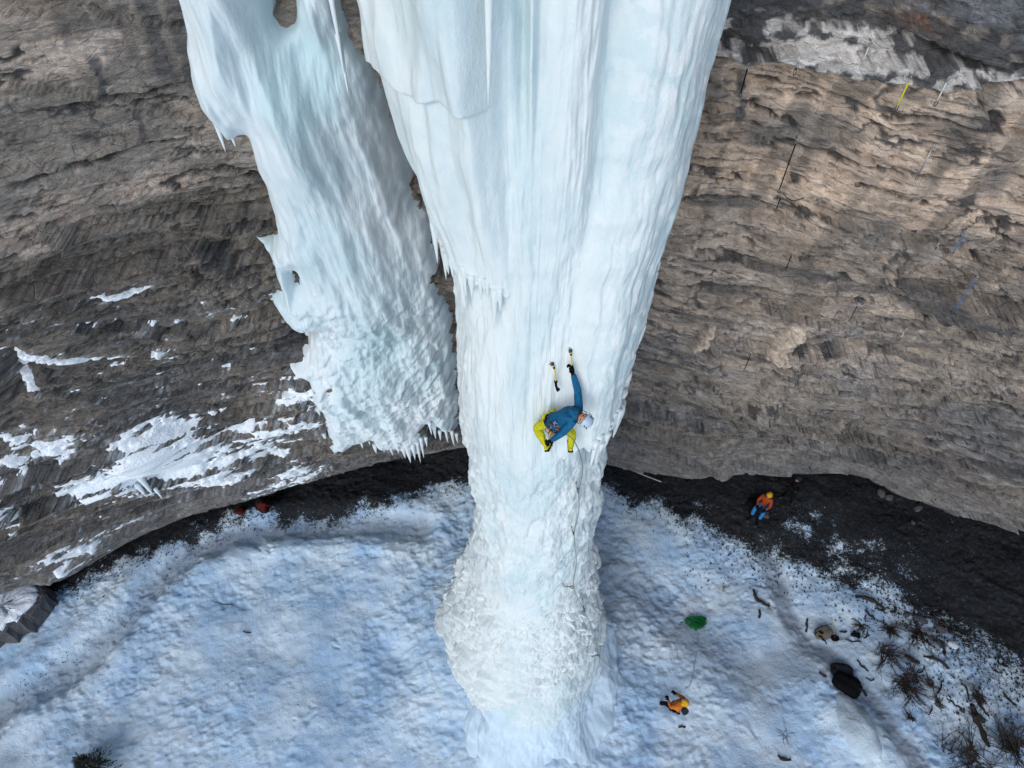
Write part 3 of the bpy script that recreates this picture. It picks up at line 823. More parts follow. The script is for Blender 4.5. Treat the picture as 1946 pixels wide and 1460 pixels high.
sd_ = 1
def fringe(d0, d1, step, zb, lmin, lmax, rmin, rmax, seed):
    global sd_
    rr = random.Random(seed); d = d0
    while d < d1:
        dd = ((d + 180) % 360) - 180
        jc = int(np.argmin(np.abs(((deg[0] - dd + 180) % 360) - 180)))
        z0 = float(zb[0, jc]) + .12; jr = int(np.searchsorted(zv, z0)); L = rr.uniform(lmin, lmax) * rr.choice((.6, 1, 1)); r = rr.uniform(rmin, rmax)
        p = Vector((float(Xp[jr, jc]), float(Yp[jr, jc]), z0)); c_ = Vector((cx_, CYC, z0)); q = (p - c_); q.z = 0
        p = p - q.normalized() * r * .35
        icicle(p - Vector((0, 0, L)), L, r, pillar, pil_o, m_ice, sd_); sd_ += 1
        d += step * rr.uniform(.6, 1.4)
fringe(-52, 32, 2.6, zbR, .35, 1.0, .05, .10, 5)
fringe(-30, 20, 5, zbR - .05, 1.1, 1.7, .09, .14, 25)
fringe(-14, 16, 3.5, zbR + .9, .5, .9, .05, .08, 15)
fringe(-12, 16, 4, zbR + 2.0, .4, .7, .04, .06, 16)
fringe(-10, 14, 5, zbR + 3.2, .35, .6, .035, .05, 17)
fringe(172, 250, 4.5, zbL, .35, .8, .045, .08, 6)
for (tx, ty, Y, L, r) in [(869, 128, 6.95, .35, .035), (879, 126, 6.9, .3, .03), (843, 112, 7.05, .35, .03), (936, 210, 6.75, 1.6, .07)]:
    icicle(at_y(tx, ty, Y), L, r, pillar, pil_o, m_ice, sd_); sd_ += 1
fl_o = (-4.5, 13, 1.0)
for (tx, ty, L, r, off) in [(637, 866, .9, .12, .5), (655, 858, .6, .09, .5), (690, 852, .6, .1, .6), (716, 862, .8, .1, .7), (731, 860, .7, .08, .7), (746, 866, .8, .1, .8), (758, 862, .8, .09, .9),
                            (770, 872, 1.0, .12, .9), (781, 882, 1.2, .13, 1.0), (790, 876, 1.0, .11, 1.0), (800, 882, 1.1, .12, 1.0), (806, 870, 1.0, .1, 1.0), (812, 850, .8, .09, .9), (828, 834, .9, .09, .7),
                            (838, 838, .8, .08, .7), (850, 842, .9, .1, .7), (862, 850, 1.0, .11, .7), (869, 842, .9, .1, .6), (820, 828, .7, .08, .8), (665, 186, 1.1, .05, 1.2), (657, 140, 1.2, .06, 1.15),
                            (430, 290, .5, .05, .3), (447, 280, .35, .04, .4), (581, 634, .5, .06, .4), (569, 628, .4, .06, .4), (598, 626, .45, .06, .4), (555, 520, .4, .05, .4), (608, 790, .5, .07, .4),
                            (620, 838, .6, .08, .4), (704, 846, .6, .08, .6), (739, 850, .7, .09, .8), (560, 560, .4, .05, .4), (548, 570, .35, .05, .4)]:
    icicle(hit_F0(tx, ty, off), L * rnd.uniform(.55, 1.15), r * rnd.uniform(.7, 1.1), flow, fl_o, m_ice_l, sd_); sd_ += 1

# icicle lump hanging from the snowy ledge on the left wall
hang = thing('hanging_icicle', 'grey pointed icicle hanging below the snow patch on the left wall', 'icicle', hit_F0(300, 950, .6))
for dx, L, r in ((0, 1.5, .16), (-.28, 1.0, .14), (.2, .7, .1), (-.5, .6, .12)):
    ob = icicle_bm(L, r, sd_).build('spike', m_ice_l, hang); sd_ += 1
    attr_f(ob.data, 'frost', np.full(len(ob.data.vertices), .9)); ob.location = (dx, 0, L * .85); ob.scale = (.7, .7, .7)

# ------------------------------------------------------------------ ground
def wz(pts, z=0.0): return [(lambda p: (p.x, p.y))(at_z(a_, b_, z)) for a_, b_ in pts]
PATH_L = wz([(-60, 1370), (0, 1328), (120, 1270), (220, 1190), (300, 1100), (370, 1040), (450, 1010), (560, 990), (680, 985), (800, 1000)])
PATH_R = wz([(1460, 1030), (1480, 1090), (1500, 1150), (1540, 1215), (1600, 1265), (1660, 1330), (1700, 1385), (1740, 1440), (1780, 1500)])
PATH_B = wz([(1140, 1060), (1190, 1100), (1260, 1165), (1340, 1215), (1420, 1258), (1500, 1250), (1545, 1228)])
DIRT = wz([(1120, 905), (1150, 928), (1250, 948), (1350, 985), (1450, 1028), (1560, 1065), (1680, 1105), (1800, 1168), (1960, 1260), (2300, 1420), (2500, 800), (1500, 700), (1100, 780)])
DIRTL = wz([(905, 905), (870, 915), (800, 925), (700, 955), (600, 978), (520, 965), (430, 985), (300, 1030), (130, 1105), (60, 1130), (40, 900), (900, 700), (1130, 780)])
STIP = wz([(1140, 930), (1450, 1045), (1800, 1190), (1960, 1290)])

def ground_fields(x, y):
    h = .35 * fbm(x * .10, y * .10, 3, 800) + .10 * fbm(x * .45, y * .45, 4, 801)
    l = sstep(-1.5, -4, x)
    rub = np.clip(.6 + .8 * fbm(x * .2, y * .2, 3, 803), .15, 1.4)
    f1, f2, c, _, _ = worley(x * 1.3, y * 1.3, 804)
    h = h + .040 * rub * fbm(x * 1.6, y * 1.6, 3, 802) - .05 * rub * sstep(.30, .05, f1) * (c > .45)
    wx = x + .18 * fbm(x * 2.2, y * 2.2, 3, 817); wy = y + .18 * fbm(x * 2.2, y * 2.2, 3, 818)
    f1, f2, c, _, _ = worley(wx * 1.5, wy * 2.1, 815)
    h = h - .075 * sstep(.30, .05, f1) * sstep(.55, .85, c) * sstep(-.15, .35, fbm(x * .3, y * .3, 2, 816))
    # trampled ground beside the pillar and the paths
    tr = sstep(-.1, .5, fbm(x * .35, y * .35, 2, 819) + .6 * np.exp(-((np.hypot(x - .6, y - 8.5) - 4.5) / 1.8) ** 2))
    h = h + .05 * tr * fbm(x * 3.2, y * 3.2, 4, 822)
    f1, f2, c, _, _ = worley(x * 3.1, y * 3.1, 805)
    h = h + .035 * rub * sstep(.30, .05, f1) * (c > .6) - .03 * rub * sstep(.3, .05, f1) * (c < .2)
    h = h + .010 * rub * fbm(x * 6, y * 6, 3, 806)
    f1, f2, c, _, _ = worley(x * 5.5, y * 5.5, 808)
    h = h + .03 * sstep(.30, .05, f1) * (c > .8) * sstep(0, .4, fbm(x * .4, y * .4, 2, 809) + .1)
    # apron round the pillar foot
    r = np.hypot((x - .6) / 1.0, (y - 8.0))
    h = h + .9 * np.exp(-(r / 3.9) ** 2) + .10 * fbm(x * 1.1, y * 1.1, 3, 820) * np.exp(-(r / 4.5) ** 2)
    h = h + .45 * np.exp(-((x - 1.0) / 1.5) ** 2 - ((y - 4.2) / 2.2) ** 2)
    # rise to the walls, fall towards the valley
    lip = np.interp(x, _xs, _lys)
    h = h + .25 * sstep(3.5, 0, lip - y) - .35
    h = h - .12 * np.clip(2.5 - y, 0, None) - .001 * np.clip(2.5 - y, 0, 60) ** 2
    dl = seg_dist(x, y, PATH_L); dr = seg_dist(x, y, PATH_R); db = seg_dist(x, y, PATH_B)
    wig = .12 * fbm(x * 1.5, y * 1.5, 3, 810)
    h = h - .24 * sstep(.75, .15, dl + wig) + .10 * np.exp(-((dl - 1.0) / .35) ** 2)
    h = h - .10 * sstep(.55, .1, dr + wig) - .04 * sstep(.9, .2, db + wig)
    pa = np.maximum.reduce([  .60 * sstep(.8, .15, dl + wig), .85 * sstep(.55, .12, dr + wig * 1.5), .55 * sstep(1.2, .2, db + wig * 2)])
    pa = np.maximum(pa, .45 * np.exp(-((x - 3.6) / 1.0) ** 2 - ((y - 11.0) / 3.0) ** 2))
    s1 = poly_sd(x, y, DIRT); s2 = poly_sd(x, y, DIRTL)
    di = sstep(-1.5, .9, s1 + .6 * fbm(x * .7, y * .7, 4, 811)) * .97
    di2 = sstep(-1.0, .6, s2 + .45 * fbm(x * .9, y * .9, 4, 812)) * .95
    di = np.maximum(di, di2)
    # thin snow drifted over the scree strip on the right
    px, py = project(x, y, 0 * x)
    pn = .6 + .8 * fbm(x * 1.2, y * 1.2, 4, 821)
    di = di - pn * (.42 * blob(px, py, 1540, 1000, 80, 34, 22) + .36 * blob(px, py, 1660, 1045, 110, 30, 18) + .25 * blob(px, py, 1350, 955, 60, 22, 10) + .22 * blob(px, py, 1800, 1010, 160, 60, 20) + .2 * blob(px, py, 1780, 1110, 90, 20, 25))
    stip = np.exp(-(seg_dist(x, y, STIP) / 1.8) ** 2) * .26 * sstep(3, 12, x + 2)
    di = np.maximum(di, stip + .18 * sstep(12, 15, x) * (s1 < 0))
    di = np.maximum(di, .28 * sstep(.5, .1, dr + wig))
    di = np.maximum(di, .12 * sstep(.7, .1, dl))
    # big snow mound lower right, crater lower left of the pillar
    m0 = at_z(1640, 1378, .3)
    ca, sa = math.cos(math.radians(-58)), math.sin(math.radians(-58))
    u_ = ((x - m0.x) * ca + (y - m0.y) * sa) / 1.7; v_ = (-(x - m0.x) * sa + (y - m0.y) * ca) / .75
    h = h + .45 * np.exp(-(u_ * u_ + v_ * v_) ** 1.0)
    m1 = at_z(1580, 1370, 0); h = h + .15 * np.exp(-((x - m1.x) / .9) ** 2 - ((y - m1.y) / 1.2) ** 2)
    c0 = at_z(745, 1235, 0); h = h - .28 * np.exp(-((x - c0.x) ** 2 + (y - c0.y) ** 2) / .35)
    m2 = at_z(1050, 1440, 0); h = h + .12 * np.exp(-((x - m2.x) / 1.2) ** 2 - ((y - m2.y) / 1.5) ** 2)
    return h, di, pa

def ax_coords(lo, hi, n, far):
    f = np.geomspace(.2, far, 36)
    return np.concatenate([lo - f[::-1], np.linspace(lo, hi, n), hi + f])
gx = ax_coords(-19.5, 21.5, 900, 220); gy = ax_coords(2.6, 18.5, 430, 220)
GX, GY = np.meshgrid(gx, gy)
GH, GD, GP = ground_fields(GX, GY)
far = sstep(10, 60, np.maximum(np.abs(GX) - 22, np.maximum(2 - GY, 0)))
GH = np.where(GY > 19, np.minimum(GH, 0) - .02 * np.clip(GY - 19, 0, 20), GH)
me = np_mesh('ground', np.stack([GX, GY, GH], -1).reshape(-1, 3), grid_faces(*GX.shape))
attr_f(me, 'dirt', GD); attr_f(me, 'path', GP)
tag(link('ground', me, None, m_ground), kind='structure')

def gh(x, y):
    i = int(np.clip(np.searchsorted(gx, x), 1, len(gx) - 1)); j = int(np.clip(np.searchsorted(gy, y), 1, len(gy) - 1))
    return float(max(GH[j - 1, i - 1], GH[j, i], GH[j - 1, i], GH[j, i - 1]))

def g_at(px, py, up=0.0):
    z = 0.0
    for _ in range(6):
        p = at_z(px, py, z + up); z = gh(p.x, p.y)
    p = at_z(px, py, z + up); return Vector((p.x, p.y, z))

# opposite side of the valley is left open to the sky: only snowfields that fall away

# ------------------------------------------------------------------ snow-capped boulder, far left
def rock_fn(seed, amp=.25):
    rr = random.Random(seed); ks = [(Vector((rr.uniform(-1, 1), rr.uniform(-1, 1), rr.uniform(-1, 1))).normalized(), rr.uniform(.45, .95)) for _ in range(9)]
    def fn(d):
        k = 1.0
        for n_, l in ks:
            dd = d.dot(n_)
            if dd > 1e-3: k = min(k, l / dd) if l / dd > .4 else k
        return k
    return fn
bp = g_at(42, 1172)
boulder = thing('boulder', 'large grey boulder with a flat snow cap beside the foot of the left wall', 'boulder', (bp.x, bp.y, bp.z))
def slab_top(scale, z0, z1, inset, mat, name, seed):
    rr = random.Random(seed); n_ = 40; vs = []; fs = []
    outl = [(-1.6, -.9), (-.6, -1.05), (.1, -.78), (.62, -.42), (.86, -.02), (.98, .40), (.80, .72), (.3, .95), (-.6, 1.1), (-1.6, 1.0)]
    oc = []
    for q in range(n_):
        t = q / n_ * len(outl); a_ = int(t); f_ = t - a_; p0 = outl[a_]; p1 = outl[(a_ + 1) % len(outl)]
        oc.append((p0[0] * (1 - f_) + p1[0] * f_ + rr.uniform(-.08, .08), p0[1] * (1 - f_) + p1[1] * f_ + rr.uniform(-.08, .08)))
    lay = [(z0, 1.0 - .05), (z0 + (z1 - z0) * .3, 1.03), (z0 + (z1 - z0) * .6, .97), (z1 - .10, 1.0), (z1 - .02, .96), (z1 + .03, .8), (z1 + .06, .5), (z1 + .07, .2), (z1 + .07, .02)]
    for z_, k_ in lay:
        for (a_, b_) in oc:
            vs.append((a_ * k_ * scale - inset + rr.uniform(-.05, .05), b_ * k_ * scale + rr.uniform(-.05, .05), z_ + rr.uniform(-.04, .04)))
    for j_ in range(len(lay) - 1):
        for q in range(n_):
            a_ = j_ * n_ + q; b_ = j_ * n_ + (q + 1) % n_; fs.append((a_, b_, b_ + n_, a_ + n_))
    mb = MB(); mb.add(vs, fs); return mb.build(name, mat, boulder, smooth=(mat is m_snow))
slab_top(1.25, -.4, .95, .1, m_stone, 'rock', 4)
slab_top(1.12, .85, 1.06, .16, m_snow, 'snow_cap', 4)

# pale ice mound beside the trodden path
mp = g_at(1632, 1378)
u0 = g_at(1592, 1312); u1 = g_at(1668, 1440); dm = (u1 - u0); amd = math.atan2(dm.y, dm.x)
rm = random.Random(4)
mnd = MB().ball((0, 0, 0), (dm.length * .52, .62, .52), Matrix.Rotation(amd, 3, 'Z'), 40, 26, lambda d: 1 + .05 * math.sin(4 * d.x + 1) + .04 * math.sin(6 * d.y) + .03 * math.sin(9 * d.x + 3 * d.y)).build('ice_mound', m_ice_m)
for v in mnd.data.vertices:
    q = v.co; k_ = float(fbm(np.array([q.x * 1.6 + 3]), np.array([q.y * 1.8 + q.z]), 4, 900)[0]); v.co = q * (1 + .10 * k_)
mnd.location = mp - Vector((0, 0, .30))
attr_f(mnd.data, 'frost', [min(1, max(0, .9 - .25 * abs(v.co.x))) for v in mnd.data.vertices])
tag(mnd, 'smooth pale rounded ice mound just below the black sack', 'ice mound')

def pil_at(px, py, out=.0):
    h, n = on(bvh_pil, px, py)
    if h is None: h = at_y(px, py, 6.5); n = Vector((0, -1, 0))
    if n.y > 0: n = -n
    return h + n * out

# ------------------------------------------------------------------ people
def skin_mesh(name, nodes, edges, mat, parent, root=0, sub=2):
    """nodes: list of (pos, radius)"""
    me = bpy.data.meshes.new(name)
    me.from_pydata([tuple(p) for p, _ in nodes], edges, [])
    me.materials.append(mat)
    o = bpy.data.objects.new(name, me); COL.objects.link(o); o.parent = parent
    m = o.modifiers.new('skin', 'SKIN'); m.use_smooth_shade = True
    for i, (p, r) in enumerate(nodes):
        sv = me.skin_vertices[0].data[i]
        sv.radius = r if hasattr(r, '__len__') else (r, r)
        sv.use_root = (i == root)
    s_ = o.modifiers.new('sub', 'SUBSURF'); s_.levels = sub; s_.render_levels = sub
    return o

def lerpv(a_, b_, t): return Vector(a_) * (1 - t) + Vector(b_) * t

def hand(name, wrist, palm_end, curl_dir, mat, parent, s=1.0):
    """palm, four unequal bent fingers and a thumb off the side"""
    w = Vector(wrist); e = Vector(palm_end); d = (e - w).normalized(); c_ = Vector(curl_dir)
    c_ = (c_ - d * c_.dot(d)).normalized(); side = d.cross(c_)
    mb = MB()
    mb.tube([w - d * .03, w + d * .03 * s, w + d * .07 * s, w + d * .10 * s], [.030 * s, .040 * s, .046 * s, .040 * s], 8, .62)
    for i, L in enumerate((.036, .042, .039, .031)):
        b0 = w + d * .09 * s + side * (.036 - .024 * i) * s
        p1 = b0 + d * L * s + c_ * .004; p2 = p1 + (d * .35 + c_).normalized() * L * .8 * s; p3 = p2 + (c_ - d * .8).normalized() * L * .6 * s
        mb.tube([b0 - d * .02, b0, p1, p2, p3], [.013 * s, .0125 * s, .012 * s, .011 * s, .008 * s], 6)
    t0 = w + d * .03 * s + side * .034 * s
    t1 = t0 + (side + d * .6 + c_ * .5).normalized() * .04 * s; t2 = t1 + (d + c_ * .9 - side * .3).normalized() * .032 * s
    mb.tube([t0 - side * .015, t0, t1, t2], [.016 * s, .016 * s, .0135 * s, .009 * s], 6)
    return mb.build(name, mat, parent)

def face_on(parent, hc, fwd, upv, r, beard=None):
    fwd = fwd.normalized(); upv = (upv - fwd * upv.dot(fwd)).normalized(); rt = fwd.cross(upv)
    R = Matrix((rt, fwd, upv)).transposed()
    hd = MB().ball(hc, (r * .80, r * .95, r * 1.12), R, 18, 14)
    hd.ball(hc + R @ Vector((0, r * .98, -r * .12)), (r * .13, r * .2, r * .24), R, 8, 6)
    for s_ in (-1, 1): hd.ball(hc + R @ Vector((s_ * r * .82, 0, -r * .05)), (r * .1, r * .16, r * .24), R, 8, 6)
    hd = hd.build('head', m_skin, parent)
    for s_ in (-1, 1): MB().ball(hc + R @ Vector((s_ * r * .32, r * .86, r * .08)), (r * .15, r * .1, r * .08), R, 8, 6).build('eye', m_black, hd)
    MB().ball(hc + R @ Vector((0, r * .82, -r * .52)), (r * .26, r * .12, r * .07), R, 8, 6).build('mouth', m_redor, hd)
    if beard: MB().ball(hc + R @ Vector((0, r * .35, -r * .62)), (r * .72, r * .55, r * .55), R, 12, 8).build('beard', beard, hd)
    return R, hd

def helmet(parent, hc, R, r, mat, name='helmet'):
    mb = MB(); vs = []; fs = []; nu, nv = 26, 10
    for j in range(nv + 1):
        for i in range(nu):
            th_ = 2 * math.pi * i / nu
            ph = math.pi * (.53 - .17 * max(0, math.sin(th_)) ** .7) * j / nv
            k = 1.0 + .03 * math.cos(3 * th_) * math.sin(ph)
            vs.append(hc + R @ Vector((math.sin(ph) * math.cos(th_) * r * 1.02 * k, math.sin(ph) * math.sin(th_) * r * 1.24 * k - .1 * r, math.cos(ph) * r * 1.15 + .16 * r)))
    for j in range(nv):
        for i in range(nu):
            a_ = j * nu + i; b_ = j * nu + (i + 1) % nu; fs.append((a_, a_ + nu, b_ + nu, b_))
    mb.add(vs, fs)
    rim = [Vector(vs[nv * nu + i % nu]) for i in range(nu + 1)]
    mb.tube(rim, r * .045, 5)
    h = mb.build(name, mat, parent)
    for sx in (-1, 1):
        for k in range(3):
            MB().ball(hc + R @ Vector((sx * r * .72, (-.5 + .45 * k) * r, r * .98 - .10 * r * abs(k - 1))), (r * .07, r * .2, r * .07), R @ Matrix.Rotation(.5 * sx, 3, 'Z'), 8, 5).build('vent', m_black, h)
    st_ = MB()
    for sx in (-1, 1):
        st_.tube([hc + R @ Vector((sx * r * .9, r * .2, 0)), hc + R @ Vector((sx * r * .78, r * .35, -r * .7)), hc + R @ Vector((0, r * .5, -r * 1.15))], r * .05, 5)
    st_.build('chin_strap', m_black, h)
    return h

def boot(parent, ankle, toe_dir, upv, mat, crampon=True, sc=1.0):
    ankle = Vector(ankle); f = Vector(toe_dir).normalized(); u_ = Vector(upv); u_ = (u_ - f * u_.dot(f)).normalized()
    heel = ankle - u_ * .07 * sc - f * .05 * sc; toe = ankle - u_ * .085 * sc + f * .20 * sc
    mb = MB().tube([ankle + u_ * .14 * sc, ankle, ankle - u_ * .05 * sc], [.062 * sc, .058 * sc, .05 * sc], 10)
    mb.tube([heel - f * .02 * sc, heel, lerpv(heel, toe, .4), lerpv(heel, toe, .75), toe], [.028 * sc, .045 * sc, .05 * sc, .05 * sc, .025 * sc], 10, .85)
    bo = mb.build('boot', mat, parent)
    rt = f.cross(u_); R = Matrix((rt, f, u_)).transposed()
    MB().box(lerpv(heel, toe, .45) - u_ * .045 * sc, (.09 * sc, .27 * sc, .02 * sc), R).build('sole', m_black, bo)
    if crampon:
        cr = MB()
        for k in range(5):
            for s_ in (-1, 1):
                p = lerpv(heel, toe, .1 + .22 * k) + rt * s_ * .04 * sc - u_ * .05 * sc
                cr.tube([p, p - u_ * .045 * sc], [.009 * sc, .002], 4)
        for s_ in (-1, 1):
            p = toe - u_ * .04 * sc + rt * s_ * .025 * sc
            cr.tube([p, p + f * .06 * sc - u_ * .02 * sc], [.01 * sc, .002], 4)
        cr.tube([heel - u_ * .05 * sc, toe - u_ * .05 * sc], .012 * sc, 4)
        cr.build('crampon', m_metal, bo)
    return bo

def person(label, J, cols, face=None, cramp=True, group=None, harness_=True, beard=None):
    """J: dict of world joints: pelvis, chest, neck, head, shL, elL, haL, shR, elR, haR, hipL, knL, anL, toL (dir) ..."""
    o = Vector(J['pelvis']); P = {k: Vector(v) - o if k[:2] not in ('to', 'fw', 'up', 'cu') else Vector(v) for k, v in J.items()}
    root = thing('person', label, 'person', o, group)
    pel, ch, nk, hd = P['pelvis'], P['chest'], P['neck'], P['head']
    # body underneath, one surface
    nodes = [(pel, .115), (lerpv(pel, ch, .5), .11), (ch, .12), (nk, .055), (lerpv(nk, hd, .6), .055)]
    edges = [(0, 1), (1, 2), (2, 3), (3, 4)]
    for s_ in 'LR':
        k = len(nodes); nodes += [(P['sh' + s_], .06), (P['el' + s_], .042), (lerpv(P['el' + s_], P['ha' + s_], .85), .032)]
        edges += [(2, k), (k, k + 1), (k + 1, k + 2)]
    for s_ in 'LR':
        k = len(nodes); nodes += [(P['hip' + s_], .085), (P['kn' + s_], .058), (P['an' + s_], .042)]
        edges += [(0, k), (k, k + 1), (k + 1, k + 2)]
    skin_mesh('body', nodes, edges, m_skin, root, 0, 1)
    # jacket
    nodes = [(lerpv(pel, ch, .02), .155), (lerpv(pel, ch, .35), .15), (lerpv(pel, ch, .75), .165), (ch, .16), (nk, .085)]
    edges = [(0, 1), (1, 2), (2, 3), (3, 4)]
    for s_ in 'LR':
        sh, el, ha = P['sh' + s_], P['el' + s_], P['ha' + s_]
        k = len(nodes)
        nodes += [(sh, .088), (lerpv(sh, el, .5), .074), (el, .066), (lerpv(el, ha, .45), .058), (lerpv(el, ha, .82), .047)]
        edges += [(3, k), (k, k + 1), (k + 1, k + 2), (k + 2, k + 3), (k + 3, k + 4)]
    jk = skin_mesh('jacket', nodes, edges, cols['jacket'], root, 1)
    # trousers
    nodes = [(lerpv(pel, ch, .05), .14)]; edges = []
    for s_ in 'LR':
        h_, kn, an = P['hip' + s_], P['kn' + s_], P['an' + s_]
        k = len(nodes)
        nodes += [(h_, .115), (lerpv(h_, kn, .55), .100), (kn, .084), (lerpv(kn, an, .45), .08), (lerpv(kn, an, .82), .072)]
        edges += [(0, k), (k, k + 1), (k + 1, k + 2), (k + 2, k + 3), (k + 3, k + 4)]
    skin_mesh('trousers', nodes, edges, cols['trousers'], root, 0)
    for s_ in 'LR':
        hand('glove', lerpv(P['el' + s_], P['ha' + s_], .84), P['ha' + s_], P['cu' + s_], cols.get('glove', m_black), root, 1.15)
        boot(root, P['an' + s_], P['to' + s_], P['kn' + s_] - P['an' + s_], cols.get('boot', m_black), cramp)
    R, hdo = face_on(root, hd, P['fw'], P['up'], .105, beard)
    if cols.get('helmet'): helmet(root, hd, R, .125, cols['helmet'])
    # collar of the jacket, closing round the neck
    MB().tube([lerpv(ch, nk, .3), lerpv(ch, nk, .8), lerpv(nk, hd, .35)], [.13, .105, .092], 14).build('collar', cols['jacket'], jk)
    if harness_:
        ax_ = (ch - pel).normalized(); rt = ax_.orthogonal().normalized(); R2 = Matrix((rt, ax_.cross(rt), ax_)).transposed()
        hz = MB().ring(lerpv(pel, ch, -.02), R2, .165, .165, .022, 18, 6)
        for s_ in 'LR':
            d_ = (P['kn' + s_] - P['hip' + s_]).normalized(); r1 = d_.orthogonal().normalized(); R3 = Matrix((r1, d_.cross(r1), d_)).transposed()
            hz.ring(lerpv(P['hip' + s_], P['kn' + s_], .22), R3, .118, .118, .018, 16, 6)
        hz = hz.build('harness', m_dgrey, root)
    return root, P, hz if harness_ else None

# --- the climber
J = dict(pelvis=at_y(1052, 803, 6.70), chest=at_y(1082, 789, 6.64), neck=at_y(1096, 787, 6.58), head=at_y(1109, 796, 6.50),
         shR=at_y(1100, 777, 6.74), elR=at_y(1098, 742, 6.92), haR=at_y(1087, 704, 7.08),
         shL=at_y(1089, 800, 6.50), elL=at_y(1072, 821, 6.42), haL=at_y(1043, 840, 6.44),
         hipR=at_y(1050, 799, 6.74), knR=at_y(1019, 812, 6.78), anR=at_y(1036, 843, 6.66),
         hipL=at_y(1062, 811, 6.68), knL=at_y(1088, 822, 6.70), anL=at_y(1085, 845, 6.66),
         toR=(.35, .9, -.1), toL=(0, 1, -.1), fw=(-.42, -.30, .88), up=(.73, -.55, -.18), cuR=(0, -.5, -1), cuL=(-.3, .3, -1))
climber, P, hz = person('climber in blue jacket and yellow trousers hanging by one straight arm from an ice tool', J,
                        dict(jacket=m_blue, trousers=m_yellow, helmet=m_helmet, boot=m_yellow), beard=m_beard)
# gear on the harness
gr = random.Random(3)
for k in range(22):
    a_ = at_y(gr.uniform(1040, 1064), gr.uniform(803, 822), gr.uniform(6.50, 6.60)) - Vector(climber.location)
    R = Matrix.Rotation(gr.uniform(0, 3), 3, 'Z') @ Matrix.Rotation(gr.uniform(0, 3), 3, 'X')
    if k % 3 == 0:
        MB().tube([a_, a_ + Vector((gr.uniform(-.03, .03), -.01, -.17))], .011, 6).build('ice_screw', m_metal if k % 2 else m_orange, hz)
    else:
        MB().ring(a_, R, .028, .05, .006).build('carabiner', (m_metal, m_dmetal, m_orange, m_ltblue)[k % 4], hz)
# darker shoulder panel
for s_ in 'R':
    MB().ball(lerpv(P['sh' + s_], P['chest'], .35) + Vector((0, -.02, .03)), (.10, .10, .085), None, 12, 8).build('shoulder_panel', m_dblue, climber)

# --- ice tools
def ice_tool(label, tip, grip, side):
    tip, grip = Vector(tip), Vector(grip)
    root = thing('ice_tool', label, 'ice axe', grip)
    t = tip - grip; L = t.length; d = t.normalized(); s_ = Vector(side); s_ = (s_ - d * s_.dot(d)).normalized()
    hd = t * .86 + s_ * .05
    pts = [Vector((0, 0, 0)), t * .22 + s_ * .015, t * .5 + s_ * .055, t * .75 + s_ * .06, hd]
    MB().tube(pts, [.016, .016, .015, .014, .014], 8, .7).build('shaft', m_yshaft, root)
    MB().tube([-d * .02, t * .1, t * .24 + s_ * .016], [.022, .021, .02], 8).build('grip', m_black, root)
    MB().tube([t * .24 + s_ * .016 - d * .01, t * .27 + s_ * .02], [.03, .028], 8).build('finger_rest', m_black, root)
    MB().tube([-d * .05 - s_ * .01, -d * .02 + s_ * .03, d * .0 + s_ * .02], [.02, .024, .018], 8).build('pommel', m_black, root)
    MB().box(hd, (.05, .03, .05), d.to_track_quat('Z', 'Y').to_matrix()).build('tool_head', m_dmetal, root)
    pk = MB().tube([hd - s_ * .07, hd, hd + (t * 1.0 - hd) * .5 + d * .02, t], [.012, .017, .012, .003], 6, .35).build('pick', m_metal, root)
    MB().tube([t * .70 + s_ * .06, t * .76 + s_ * .062], .018, 8).build('tape', m_black, root)
    return root
t1 = pil_at(1081, 660, -.02)
ice_tool('yellow ice tool held in the climber\'s raised hand with its pick in the ice', t1, Vector(climber.location) + P['haR'] + Vector((0, 0, -.03)), (.3, -1, 0))
t2 = pil_at(1041, 686, -.02)
ice_tool('spare yellow ice tool planted in the ice with nobody holding it', t2, pil_at(1049, 728, .14), (1, -.5, 0))
print('ICEY', t1, t2, 'tip/feet', [pil_at(*q) for q in ((1036, 843), (1085, 845), (1052, 803))])

# --- others on the ground
def standing(px, py, H, facing, lean=(0, 0), sit=False, armspread=.1, up=0.9):
    """px,py = pelvis pixel; returns joints; facing = angle of view direction"""
    g = g_at(px, py, up); f = Vector((math.cos(facing), math.sin(facing), 0)); r = Vector((f.y, -f.x, 0)); k = H / 1.75
    Z = Vector((0, 0, 1)); le = Vector((lean[0], lean[1], 0))
    pel = g + Z * (.92 * k if not sit else .45)
    ch = pel + Z * .38 * k + le * .5; nk = pel + Z * .56 * k + le * .8; hd = nk + Z * .17 * k + le * .3 + f * .03
    J = dict(pelvis=pel, chest=ch, neck=nk, head=hd, fw=f, up=Z)
    for s_, n in ((1, 'R'), (-1, 'L')):
        sh = ch + Z * .09 * k + r * .19 * k * s_; J['sh' + n] = sh
        J['el' + n] = sh - Z * .24 * k + f * (.02 + armspread) + r * .07 * s_
        J['ha' + n] = J['el' + n] + f * .25 * k - Z * .04 - r * .10 * s_
        J['cu' + n] = f * .3 - Z * 1.0
        hp = pel + r * .09 * s_ - Z * .04; J['hip' + n] = hp
        if sit:
            J['kn' + n] = hp + f * .42 * k + r * .09 * s_ + Z * .10
            J['an' + n] = g + Z * .09 + f * (.62) * k + r * .16 * s_
        else:
            J['kn' + n] = hp - Z * .42 * k + f * .05 + r * .03 * s_
            J['an' + n] = Vector((hp.x, hp.y, g.z + .09)) + r * .06 * s_ + f * .02 * s_
        J['to' + n] = f + r * .25 * s_ ; J['to' + n] = J['to' + n].normalized()
    return J

